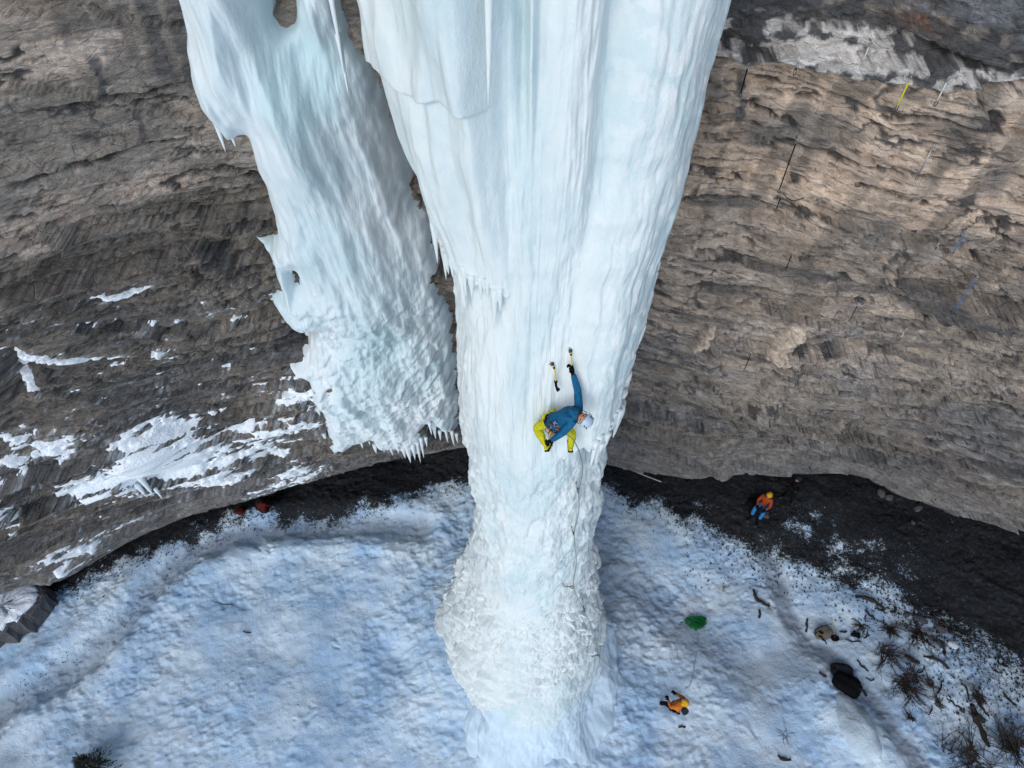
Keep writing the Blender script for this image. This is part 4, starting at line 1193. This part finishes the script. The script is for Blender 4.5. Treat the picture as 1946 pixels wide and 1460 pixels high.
# belayer: looks up at the climber, one leg forward
J = standing(1284, 1343, 1.78, math.radians(125), lean=(.14, -.06))
f = Vector((math.cos(math.radians(125)), math.sin(math.radians(125)), 0)); g = J['anL'].z
J['knL'] = J['hipL'] + f * .30 - Vector((0, 0, .36)); J['anL'] = Vector((J['hipL'].x, J['hipL'].y, g)) + f * .42
J['fw'] = (f + Vector((0, 0, .9))); J['up'] = Vector((0, 0, 1)) - f * .6
J['knR'] = J['hipR'] - Vector((0, 0, .42)) + f * .03; J['anR'] = Vector((J['hipR'].x, J['hipR'].y, g)) - f * .12 - Vector((f.y, -f.x, 0)) * -.1
bel, Pb, _ = person('belayer in orange jacket and black trousers standing on the snow right of the pillar', J,
                    dict(jacket=m_orange, trousers=m_black, helmet=m_amber, boot=m_black))
pk = MB().ball(Vector(J['chest']) - Vector(J['pelvis']) - f * .24, (.17, .12, .24), Matrix.Rotation(math.radians(125 - 90), 3, 'Z'), 14, 10, rock_fn(3)).build('backpack', m_dgrey, bel)
# seated figure in red-orange
J = standing(1452, 956, 1.75, math.radians(232), sit=True, armspread=.12, up=.5, lean=(0.02, -.02))
p2, _, _ = person('helmeted person in red-orange jacket and blue trousers sitting on the dark scree', J,
                  dict(jacket=m_redor, trousers=m_ltblue, helmet=m_amber, boot=m_black))
# dark-clothed person by the wall
J = standing(1512, 926, 1.75, math.radians(215), armspread=.05, up=.9, lean=(-.12, -.05))
p3, _, _ = person('person all in black standing against the foot of the right wall', J,
                  dict(jacket=m_black, trousers=m_black, helmet=m_dgrey, boot=m_black))
# red figure under the left wall
J = standing(500, 964, 1.7, math.radians(75), sit=True, up=.6)
p4, _, _ = person('person in dark red jacket sitting in the shadow under the left wall', J,
                  dict(jacket=m_red, trousers=m_black, helmet=m_black, boot=m_black), cramp=False, harness_=False)

# ------------------------------------------------------------------ packs, bags, tarp
def sack(name, label, px, py, size, ang, mat, seed, cat='backpack', straps=None, extra=None, z=.0):
    g = g_at(px, py); root = thing(name, label, cat, g)
    R = Matrix.Rotation(math.radians(ang), 3, 'Z')
    rr = random.Random(seed); ph = [rr.uniform(0, 6) for _ in range(4)]
    fn = lambda d: (abs(d.x) ** 3 + abs(d.y) ** 3 + abs(d.z) ** 3 + 1e-6) ** (-1 / 3.0) * (1 + .06 * math.sin(5 * d.x + ph[0]) + .05 * math.sin(7 * d.y + ph[1]) + .04 * math.sin(9 * d.z + ph[2]))
    MB().ball((0, 0, size[2] * .45 + z), [q / 2 for q in size], R, 22, 14, fn).build('pack_body', mat, root)
    if straps:
        for (x0, y0, x1, y1, r_, m_) in straps:
            a_ = R @ Vector((x0 * size[0] / 2, y0 * size[1] / 2, size[2] * .75)); b_ = R @ Vector((x1 * size[0] / 2, y1 * size[1] / 2, size[2] * .55))
            mid_ = (a_ + b_) / 2 + Vector((0, 0, size[2] * .35))
            MB().tube([a_, lerpv(a_, mid_, .6), mid_, lerpv(b_, mid_, .6), b_], r_, 6, .6).build('strap', m_, root)
    return root
sack('duffel_bag', 'big black sack lying on the trodden path above the pale snow mound', 1607, 1305, (.95, .70, .40), -38, m_black, 1, 'bag',
     straps=[(.6, .2, 1.35, .1, .05, m_dgrey), (-.2, .9, .7, .9, .03, m_black)])
bk = sack('backpack', 'dark grey backpack with looped shoulder straps beside the black sack', 1598, 1277, (.75, .50, .32), -12, m_dgrey, 2,
          straps=[(-.7, .5, .3, .9, .025, m_black), (.1, .5, .9, .3, .025, m_black), (-1.1, -.5, -.6, .2, .04, m_black)])
sack('backpack', 'tan backpack with black straps lying in snow right of the trodden path', 1563, 1205, (.70, .46, .28), 22, m_tan, 3,
     straps=[(-.9, -.2, -.5, -.9, .03, m_black), (-.6, .4, -.2, -.4, .05, m_black), (-1.2, .2, -.6, .5, .02, m_black), (-.7, -.9, -.5, -1.6, .03, m_black), (-.8, .9, .9, .8, .015, m_black)])
sack('pouch', 'small black pouch in the snow between the tan backpack and a black glove', 1586, 1214, (.30, .22, .12), 5, m_black, 4, 'pouch',
     straps=[(-.5, .2, .3, .3, .012, m_tan)])
g = g_at(1625, 1208); gl = thing('glove', 'single black glove lying on snow at the end of a thin stick', 'glove', g)
hand('glove_body', Vector((-.12, .02, .04)), Vector((.05, 0, .04)), (0, .2, -1), m_black, gl, 2.2)
sack('bag', 'black boxy bag standing against the right wall beside the person in black', 1487, 910, (.45, .38, .45), 5, m_black, 6, 'bag', straps=[(-.3, 0, .3, 0, .02, m_dgrey)])
sack('red_bag', 'tiny dark red bag at the snow edge left of the person in dark red', 457, 974, (.40, .26, .24), 0, m_red, 8, 'bag', straps=[(-.3, 0, .3, 0, .02, m_black)])
sack('dark_pack', 'black pack on the scree beside the legs of the person in blue trousers', 1432, 962, (.6, .5, .35), 40, m_black, 9, 'backpack', straps=[(-.3, 0, .5, 0, .02, m_dgrey)])

# green rope tarp with a pile of rope
g = g_at(1322, 1185)
rope_o = thing('rope_tarp', 'bright green tarp under a loose pile of rope on the snow', 'tarp', g)
tp = [(-.42, .10), (-.36, .18), (-.05, .16), (.22, .24), (.40, .18), (.34, .06), (.24, -.12), (.10, -.24), (-.06, -.26), (-.30, -.08), (-.52, .02)]
vs = []; fs = []
rings = 6
for j in range(rings + 1):
    for (a_, b_) in tp:
        q = j / rings; vs.append((a_ * q * 1.15, b_ * q * 1.15, .07 - .05 * q + .03 * math.sin(a_ * 23 * q + b_ * 11 + j)))
n_ = len(tp)
for j in range(rings):
    for i in range(n_):
        a_ = j * n_ + i; b_ = j * n_ + (i + 1) % n_; fs.append((a_, b_, b_ + n_, a_ + n_))
mb = MB(); mb.add(vs, fs); tarp = mb.build('tarp_sheet', m_green, rope_o)
gr = random.Random(5)
pile = []
for k in range(150):
    a_ = k * .83 + gr.uniform(-.3, .3); rr_ = .10 + .30 * abs(math.sin(k * .37)) * gr.uniform(.7, 1.15)
    pile.append(Vector((math.cos(a_) * rr_ * 1.1 - .02, math.sin(a_) * rr_ * .62, .10 + .05 * gr.random())))
MB().tube(pile, .007, 4).build('rope_pile', m_green, rope_o)
lo = MB()
for (cx0, cy0, r0) in ((.18, .30, .12), (.36, .20, .08), (.50, .16, .09), (.20, -.27, .09), (-.06, -.34, .07), (-.52, -.02, .09), (-.42, .18, .12), (-.2, .25, .18)):
    lo.ring((cx0, cy0, .035), Matrix.Rotation(gr.uniform(-.2, .2), 3, 'X'), r0, r0 * .8, .006, 12, 4)
lo.build('rope_loops', m_rope, rope_o)

def rope(name, label, pts, r, mat, cat='rope', sub=6, parent=None, group=None):
    pts = [Vector(p) for p in pts]; out = []
    for i in range(len(pts) - 1):
        p0 = pts[max(i - 1, 0)]; p1 = pts[i]; p2 = pts[i + 1]; p3 = pts[min(i + 2, len(pts) - 1)]
        for k in range(sub):
            t = k / sub
            out.append(.5 * ((2 * p1) + (p2 - p0) * t + (2 * p0 - 5 * p1 + 4 * p2 - p3) * t * t + (3 * p1 - p0 - 3 * p2 + p3) * t ** 3))
    out.append(pts[-1])
    o = out[0].copy(); mb = MB().tube([q - o for q in out], r, 5)
    ob = mb.build(name, mat, parent); ob.location = o
    if cat: tag(ob, label, cat, group)
    return ob
def gpt(px, py, z=.02): g = g_at(px, py); return Vector((g.x, g.y, g.z + z))
bel_h = Vector(bel.location) + Pb['haR']
rope('rope', 'thin grey rope running from the green tarp to the belayer', [gpt(1326, 1200), gpt(1326, 1222), gpt(1320, 1262), gpt(1313, 1298), gpt(1305, 1308), gpt(1293, 1316), bel_h], .011, m_rope)

# ice screws with quickdraws on the pillar and the lead rope through them
def quickdraw(label, top, length, mat, group=None, w=.009, drop=None, big=1.0, parent_loc=None, name='quickdraw', cat='quickdraw', hanger=True):
    top = Vector(top); root = thing(name, label, cat, top, group)
    d = Vector((0, 0, -1)) if drop is None else Vector(drop).normalized()
    L = length; R = Matrix.Rotation(math.pi / 2, 3, 'X')
    q = d.to_track_quat('Y', 'Z').to_matrix()
    MB().ring(d * .05 * big, q, .018 * big, .045 * big, .006 * big, 12, 5).build('carabiner', m_metal, root)
    MB().ring(d * (L - .05 * big), q, .020 * big, .048 * big, .007 * big, 12, 5).build('carabiner', m_dmetal, root)
    MB().tube([d * .085 * big, d * (L * .5), d * (L - .09 * big)], w, 6, .5).build('sling', mat, root)
    if hanger: MB().tube([Vector((0, .10, .01)), Vector((0, -.02, 0))], .012 * big, 6).build('ice_screw' if 'screw' in label else 'hanger', m_metal, root)
    return root
qd = []
for (lab, p0, p1, big) in [
        ('quickdraw on an ice screw highest on the pillar, just below the climber\'s boots', (1092, 917), (1094, 931), 1.5),
        ('quickdraw on an ice screw half way down the pillar\'s smooth face', (1084, 1001), (1088, 1010), 1.5),
        ('quickdraw on an ice screw pulled sideways at the top edge of the terraced ice', (1067, 1110), (1087, 1110), 1.6),
        ('longer quickdraw on an ice screw in the upper terraced ice', (1104, 1140), (1109, 1156), 1.6),
        ('lowest quickdraw on an ice screw, near the bottom of the terraced ice', (1120, 1246), (1134, 1244), 1.6)]:
    a_ = pil_at(*p0, .06); b_ = pil_at(*p1, .10)
    quickdraw(lab, a_, max((b_ - a_).length, .18), m_dgrey, 'quickdraws clipped to ice screws on the pillar', w=.012, drop=b_ - a_, big=big)
    qd.append(b_)
waist = Vector(climber.location) + Vector((.10, -.12, -.05))
lead = [waist, at_y(1092, 840, 6.55), pil_at(1098, 880, .12), qd[0], pil_at(1091, 965, .12), qd[1], pil_at(1088, 1060, .15), qd[2], qd[3], pil_at(1122, 1200, .15), qd[4]]
lead += [pil_at(1142, 1260, .2), gpt(1165, 1278, .35), gpt(1195, 1302, .35), gpt(1235, 1322, .5), Vector(bel.location) + Pb['haL']]
rope('lead_rope', 'pale green lead rope running down the pillar from the climber to the belayer', lead, .010, m_ropeg)

# slings and chains hanging free from bolts on the overhanging right wall
HG = 'quickdraws hanging from bolts on the right wall'
def hang_from_wall(label, p0, p1, mat, big=1.0, w=.019):
    h, n = on(bvh_cliff, *p0)
    if h is None: return
    dv = ray(*p1); # length so that the plumb line from h reaches the pixel row p1
    lo, hi = 0.05, 3.0
    for _ in range(24):
        m_ = (lo + hi) / 2
        _, py = project(np.float64(h.x), np.float64(h.y), np.float64(h.z - m_))
        if py < p1[1]: lo = m_
        else: hi = m_
    quickdraw(label, h + Vector((0, -.08, 0)), hi, mat, HG, w=w, big=big)
for args in [
        ('black chain of slings hanging nearest the pillar just under the dark roof band', (1421, 116), (1403, 181), m_black),
        ('short black quickdraw under the roof band, second from the pillar', (1514, 114), (1505, 139), m_black),
        ('pale grey sling hanging across the whitish rock band at the top', (1652, 74), (1626, 146), m_white),
        ('bright yellow sling hanging under the roof band', (1728, 140), (1698, 206), m_sling_y),
        ('thin pale sling at the right end of the roof band', (1800, 141), (1771, 197), m_white),
        ('long dark sling crossing the crack in the orange rock', (1513, 260), (1477, 362), m_black),
        ('pale metal chain hanging on the plain orange rock', (1772, 270), (1744, 336), m_metal),
        ('short dark quickdraw directly below the long dark sling', (1484, 364), (1477, 398), m_black),
        ('small dark quickdraw on grey-brown rock in the middle of the right wall', (1505, 475), (1490, 508), m_dgrey),
        ('red quickdraw on the right wall beside two blue slings', (1781, 458), (1773, 477), m_red),
        ('upper of the two blue slings near the red quickdraw', (1835, 433), (1803, 482), m_ltblue),
        ('lower and longer of the two blue slings on the far right of the wall', (1855, 521), (1801, 594), m_ltblue),
        ('grey sling hanging above the dark ledge in the lower wall', (1630, 572), (1607, 606), m_dgrey),
        ('dark sling hanging below the two pale rock scars', (1427, 665), (1411, 700), m_black),
        ('faint white sling on the rock below the strongest dark ledge', (1721, 620), (1702, 642), m_white)]:
    hang_from_wall(*args)
# cord loop between two bolts
a_, _ = on(bvh_cliff, 1486, 362); b_, _ = on(bvh_cliff, 1526, 370)
if a_ and b_: rope('cord', 'dark slack cord strung between two bolts below the long dark sling', [a_ + Vector((0, -.1, 0)), (a_ + b_) / 2 + Vector((0, -.1, -.12)), b_ + Vector((0, -.1, 0))], .009, m_black, 'cord')
# pale rope along the foot of the right wall and the pole by the man in black
a_ = [at_z(x_, y_, 1.2) for x_, y_ in ((1140, 876), (1180, 886), (1220, 902), (1257, 916))]
rope('hand_line', 'thin white line stretched along the foot of the right wall behind the pillar', a_, .014, m_white, 'rope')
h1 = g_at(1526, 915) + Vector((0, 0, .3)); h2, _ = on(bvh_cliff, 1539, 886)
if h2: rope('rope', 'short black rope rising from the person in black to the wall', [h1, (h1 + h2) / 2, h2 + Vector((0, -.05, 0))], .016, m_black, 'rope')
# stick holding the glove, ski-like pole by the tan pack
rope('stick', 'thin pale stick lying between the black pouch and the black glove', [gpt(1590, 1219, .05), gpt(1607, 1214, .05), gpt(1622, 1208, .05)], .010, m_tan, 'stick')
rope('ski_pole', 'thin yellowish pole lying in the snow above the black pouch', [gpt(1578, 1176, .05), gpt(1584, 1192, .05), gpt(1589, 1208, .05)], .013, m_yshaft, 'pole')

# ------------------------------------------------------------------ dead wood
def branch(label, px, py, L, ang, r, seed, bend=.25, twigs=3, mat=m_wood, group='dead branches lying on the snow right of the path'):
    g = g_at(px, py); rr = random.Random(seed); root = thing('dead_branch', label, 'branch', g, group)
    a_ = math.radians(ang); pts = []; p = Vector((-math.cos(a_) * L / 2, -math.sin(a_) * L / 2, r)); hdg = a_ - bend
    n = 8
    for i in range(n + 1):
        z = gh(g.x + p.x, g.y + p.y) - g.z + r * .7 + .03 * math.sin(i * 1.7 + seed)
        pts.append(Vector((p.x, p.y, z)))
        hdg += 2 * bend / n + rr.uniform(-.25, .25); p = p + Vector((math.cos(hdg), math.sin(hdg), 0)) * L / n
    rad = [r * (.55 + .6 * math.sin(math.pi * (.15 + .7 * i / n))) * rr.uniform(.75, 1.25) for i in range(n + 1)]
    MB().tube(pts, rad, 6).build('limb', mat, root, smooth=False)
    for k in range(twigs):
        i = rr.randint(1, n - 1); ta = hdg + rr.uniform(-1.4, 1.4); tl = L * rr.uniform(.15, .4)
        d_ = Vector((math.cos(ta), math.sin(ta), rr.uniform(.1, .6)))
        MB().tube([pts[i], pts[i] + d_ * tl * .5, pts[i] + d_ * tl + Vector((0, 0, -.05))], [r * .35, r * .2, r * .06], 4).build('twig', mat, root)
    return root
DB = [
    ('crooked dark limb just left of the trodden path, above the rope tarp', 1447, 1140, .9, -60, .055, .5, 4),
    ('small stub of bark below the crooked limb left of the path', 1444, 1168, .35, 60, .04, .2, 2),
    ('long bent log at the top of the brush patch', 1655, 1142, 1.15, -12, .06, -.6, 4),
    ('short dark stick close to the path, above the tan backpack', 1536, 1190, .5, 58, .04, .15, 1),
    ('short curved stick right of the pole, ending in a hook', 1603, 1203, .25, -30, .03, .4, 1),
    ('thin wavy stick below the black glove', 1622, 1222, .55, -30, .025, .3, 2),
    ('dark stick leaning toward the path, right of the dark grey backpack', 1637, 1268, .5, -68, .03, .1, 1),
    ('mossy curved log right of the brush, near the pale rock', 1788, 1188, .85, -50, .055, -.6, 3),
    ('dark forked limb at the right edge of the brush patch', 1786, 1228, .8, -65, .05, -.5, 4),
    ('stout log piece with bark, centre of the brush patch', 1733, 1252, .5, -28, .06, .1, 1),
    ('long limb with a raised dark end, below the stout log piece', 1780, 1262, .9, -35, .05, -.4, 4),
    ('short brown stick above the dense bush', 1652, 1170, .45, -55, .04, .3, 2),
    ('twisted root above the stone pile', 1700, 1160, .4, 20, .045, .9, 4),
    ('dark curled limb among stones, upper middle of the brush', 1735, 1172, .6, 70, .04, 1.2, 3),
    ('leaning trunk piece in the lower right corner', 1868, 1385, 1.1, -62, .07, -.2, 2),
    ('thick broken stump above the lower right thicket', 1856, 1358, .6, -70, .085, .3, 2),
    ('thin straight branch right of the dense bush', 1812, 1340, .55, -50, .025, .1, 1),
    ('slender stick lying right of the lower bush', 1842, 1312, .5, -55, .03, .1, 2),
    ('fallen twiggy stem right of the brush patch', 1865, 1338, .8, -60, .04, .2, 6),
    ('brown stick pointing up right from the bush centre', 1790, 1310, .6, 32, .025, .1, 1),
    ('dark brown stick alone on the snow at the bottom edge', 1490, 1443, .45, -28, .045, .25, 2),
    ('pale brown stick beside the black glove', 1646, 1207, .3, 60, .025, .1, 1),
    ('forked twig between the stout log piece and the long limb', 1752, 1275, .45, 20, .022, .4, 4),
    ('bent twig under the mossy curved log', 1762, 1212, .5, -35, .028, .7, 4),
    ('dark stick just below the long bent log', 1672, 1163, .4, -40, .03, -.3, 3),
    ('twig crossing the snow right of the little brown tuft', 1770, 1352, .4, 40, .018, .2, 4),
    ('short dark limb at the right edge above the corner thicket', 1918, 1330, .5, -60, .035, .4, 3),
    ('hooked twig near the right edge of the snow', 1895, 1272, .4, -20, .025, .8, 3),
    ('small dark stub left of the dark grey backpack', 1564, 1282, .25, -40, .04, .7, 2),
    ('curved twig low left of the dense bush', 1655, 1293, .35, -40, .02, .6, 2),
]
for i, (lab, px, py, L, an_, r, bd, tw) in enumerate(DB):
    branch(lab, px, py, L, an_, r, 100 + i, bd, tw)
branch('thin dark twig alone on the left snowfield', 425, 1145, .75, 8, .014, 300, .05, 1, group='twigs on the left snowfield')
branch('short brown twig near the pit left of the pillar', 470, 1202, .3, -10, .02, 301, .3, 1, group='twigs on the left snowfield')
branch('small brown chip of bark on the snow below the belayer', 1296, 1383, .25, -5, .03, 302, .1, 2, group='bits of bark round the belayer')

def bush(label, px, py, R, n, seed, mat=m_bark, hgt=.5, droop=.3, name='bare_shrub', fork=5, r0=.014, spread=(0, 360)):
    g = g_at(px, py); rr = random.Random(seed); root = thing(name, label, 'shrub', g, 'bare shrubs in the brush patch' if name == 'bare_shrub' else None)
    mb = MB(); tw = MB()
    for k in range(int(n * 1.6)):
        a_ = math.radians(rr.uniform(*spread)); el = rr.uniform(.05, .9) ; L = R * rr.uniform(.25, 1.2)
        p = Vector((rr.gauss(0, .16) * R, rr.gauss(0, .22) * R, 0)); d_ = Vector((math.cos(a_) * math.cos(el), math.sin(a_) * math.cos(el), math.sin(el) * hgt * 1.6))
        pts = [p]; 
        for i in range(5):
            d_ = (d_ + Vector((rr.uniform(-.38, .38), rr.uniform(-.38, .38), rr.uniform(-.1, .1) - droop * .2))).normalized()
            p = p + d_ * L / 5; p.z = max(p.z, .02); pts.append(p.copy())
            for _ in range(fork if i > 0 else 0):
                if rr.random() < .5:
                    b_ = (d_ + Vector((rr.uniform(-.9, .9), rr.uniform(-.9, .9), rr.uniform(-.3, .5)))).normalized() * L * rr.uniform(.12, .3)
                    e_ = p + b_; e_.z = max(e_.z, .02)
                    tw.tube([p, p + b_ * .5 + Vector((0, 0, .02)), e_], [r0 * .45, r0 * .35, r0 * .2], 3)
        mb.tube(pts, [r0 * (1.15 - .18 * i) for i in range(6)], 4)
    mb.build('stems', mat, root, smooth=False); tag(tw.build('twigs', mat, root, smooth=False), kind='stuff')
    return root
bush('dense many-stemmed bare shrub in the lower middle of the brush patch', 1722, 1305, .85, 46, 1, fork=4, spread=(150, 400))
bush('tall bare shrub with a dark mossy trunk in the middle of the brush patch', 1684, 1240, .8, 36, 2, fork=4, spread=(200, 400))
bush('brown feathery shrub lying beside the stones in the upper brush patch', 1745, 1205, .6, 40, 3, fork=3, spread=(150, 320))
bush('dark low shrub left of the feathery one', 1690, 1195, .4, 30, 4, spread=(180, 380))
bush('little brown tuft below the dense shrub', 1728, 1362, .25, 16, 5, fork=3)
bush('small spiky tuft right of the dense shrub', 1782, 1338, .28, 18, 6, fork=3)
bush('thin branching shrub at the upper left of the brush patch', 1640, 1190, .5, 16, 7, spread=(120, 380), fork=2)
bush('upright dark tuft beside the fallen stem on the right', 1862, 1325, .4, 34, 8, spread=(60, 300), fork=3)
bush('sprawling bare thicket at the bottom edge, left part', 1850, 1440, 1.0, 40, 9, fork=4, spread=(60, 360))
bush('darkest bare thicket in the lower right corner', 1925, 1420, 1.0, 60, 10, fork=4)
bush('arching bare stems left of the lower right thicket', 1800, 1425, .85, 12, 11, fork=3, hgt=.7, spread=(0, 200), r0=.014)
bush('brown twig clump between the two large shrubs', 1770, 1302, .4, 22, 12, fork=2, spread=(100, 260))
bush('wispy dead stalks standing in snow right of the belayer', 1495, 1395, .5, 9, 13, fork=2, r0=.006)
bush('thin wiry shrub between the two large shrubs', 1735, 1285, .55, 20, 14, fork=3)
bush('faint grass stalks in snow above the rope tarp', 1375, 1115, .35, 8, 15, fork=2, r0=.006)

# dark evergreen at the bottom left
g = g_at(185, 1462)
ev = thing('evergreen_shrub', 'dark evergreen treetop poking in at the bottom left edge', 'shrub', g)
MB().tube([(0, 0, 0), (.03, 0, .5), (0, .02, 1.1)], [.06, .04, .01], 6).build('trunk', m_wood, ev)
mb = MB(); rr = random.Random(12)
for k in range(1500):
    a_ = rr.uniform(0, 6.283); el = rr.uniform(0, 1); R_ = .95 * (1 - el * .75) * rr.random() ** .5
    lob = .75 + .25 * math.sin(a_ * 5 + 1)
    p = Vector((math.cos(a_) * R_ * lob, math.sin(a_) * R_ * lob * .8, .15 + el * .95))
    d_ = Vector((math.cos(a_) + rr.uniform(-.5, .5), math.sin(a_) + rr.uniform(-.5, .5), rr.uniform(0, .9))).normalized()
    s_ = d_.orthogonal().normalized() * .016; L = rr.uniform(.06, .14)
    mb.add([p - s_, p + s_, p + d_ * L + s_ * .3, p + d_ * L - s_ * .3], [(0, 1, 2, 3)])
    for t in (.4, .7):
        for sg in (-1, 1):
            q = p + d_ * L * t; e = q + (d_ + s_.normalized() * sg).normalized() * L * .4
            mb.add([q, q + d_ * .018, e], [(0, 1, 2)])
mb.build('crown', m_needle, ev, smooth=False)

# ------------------------------------------------------------------ stones
def stone_mesh(seed):
    mb = MB().ball((0, 0, 0), (1, .8, .5), None, 9, 6, rock_fn(seed)); me = bpy.data.meshes.new('stone')
    me.from_pydata(mb.v, [], mb.f); me.materials.append(m_stone); return me
sms = [stone_mesh(30 + k) for k in range(5)]
def stone(label, px, py, s_, k, group):
    g = g_at(px, py); o = bpy.data.objects.new('stone', sms[k % 5]); COL.objects.link(o)
    o.location = g + Vector((0, 0, s_ * .2)); o.rotation_euler = (rnd.uniform(-.3, .3), rnd.uniform(-.3, .3), rnd.uniform(0, 6)); o.scale = (s_, s_, s_)
    tag(o, label, 'stone', group)
    return o
for i, (px, py, s_, lab) in enumerate([
        (1455, 982, .16, 'pale stone on the scree by the feet of the seated person'), (1458, 975, .10, 'smaller stone above the pale stone near the seated person'),
        (1672, 939, .26, 'flat slab at the foot of the right wall'), (1690, 947, .24, 'pale flat slab at the foot of the right wall, next to another slab'), (1745, 966, .26, 'stone slab at the wall foot further right'),
        (1735, 993, .14, 'small pale stone alone on the dark scree'), (1741, 1178, .20, 'round stone at the top of the brush patch'), (1752, 1178, .24, 'large rounded stone with a dark rim in the upper brush patch'),
        (1745, 1192, .18, 'stone below the large rounded stone'), (1786, 1195, .26, 'long grey stone right of the brush patch'), (1788, 1223, .20, 'second long grey stone, below the first'),
        (1792, 1163, .10, 'small dark stone above the brush patch'), (1721, 1168, .16, 'stone beside the twisted root'), (1912, 1370, .12, 'dark round stone on snow near the right edge'),
        (1828, 1352, .11, 'dark stone low in the right snow'), (1820, 1356, .07, 'tiny stone next to the dark stone low in the right snow')]):
    stone(lab, px, py, s_, i, 'stones on the right side')
m_sn = stone('snow-white lump right of the brush patch', 1808, 1228, .24, 2, None)
m_sn.data = m_sn.data.copy(); m_sn.data.materials.clear(); m_sn.data.materials.append(m_snow)

# crumbs of rock and bark scattered on snow and scree: uncountable
rr = random.Random(99)
mb = MB()
def crumb(px, py, s_):
    g = g_at(px, py)
    c0 = g + Vector((0, 0, s_ * .4)); a_ = rr.uniform(0, 6.28); ax_ = [Vector((math.cos(a_ + k * 2.09), math.sin(a_ + k * 2.09), rr.uniform(-.3, .3))) * s_ * rr.uniform(.6, 1.2) for k in range(3)]
    mb.add([c0 + q for q in ax_] + [c0 + Vector((0, 0, s_ * .8))], [(0, 1, 3), (1, 2, 3), (2, 0, 3)])
for _ in range(1500):                                   # band below the scree
    t = rr.random(); px = 1150 + t * 800; base_y = np.interp(px, [1150, 1250, 1350, 1450, 1560, 1680, 1800, 1946], [930, 950, 990, 1035, 1070, 1110, 1170, 1240])
    crumb(px, base_y + abs(rr.gauss(0, 1)) * (22 + 42 * t), rr.uniform(.012, .045) * (1 + .5 * t))
for _ in range(500):                                   # right edge
    crumb(rr.uniform(1780, 1950), rr.uniform(1190, 1400), rr.uniform(.015, .06) * rr.random() ** .5)
for _ in range(800):                                   # under the left wall
    px = 60 + rr.random() * 840; by = np.interp(px, [60, 130, 300, 430, 520, 600, 700, 800, 900], [1125, 1112, 1040, 990, 972, 985, 962, 932, 905])
    crumb(px, by + abs(rr.gauss(0, 1)) * 16, rr.uniform(.012, .05))
for _ in range(260):                                    # left path
    t = rr.random(); px = 20 + 430 * t; py = np.interp(px, [0, 120, 220, 300, 370, 450], [1325, 1268, 1190, 1105, 1045, 1012])
    crumb(px + rr.gauss(0, 12), py + rr.gauss(0, 10), rr.uniform(.010, .035))
for _ in range(700): crumb(rr.uniform(0, 850), rr.uniform(1060, 1450), rr.uniform(.005, .016))
for _ in range(700): crumb(rr.uniform(1300, 1900), rr.uniform(925, 1120), rr.uniform(.02, .06))
for _ in range(500): crumb(rr.uniform(1160, 1760), rr.uniform(1000, 1450), rr.uniform(.006, .02))
o = mb.build('scree_crumbs', m_crumb, None, smooth=False)
tag(o, 'crumbs of dark rock and bark scattered over snow and scree', 'rubble', kind='stuff')
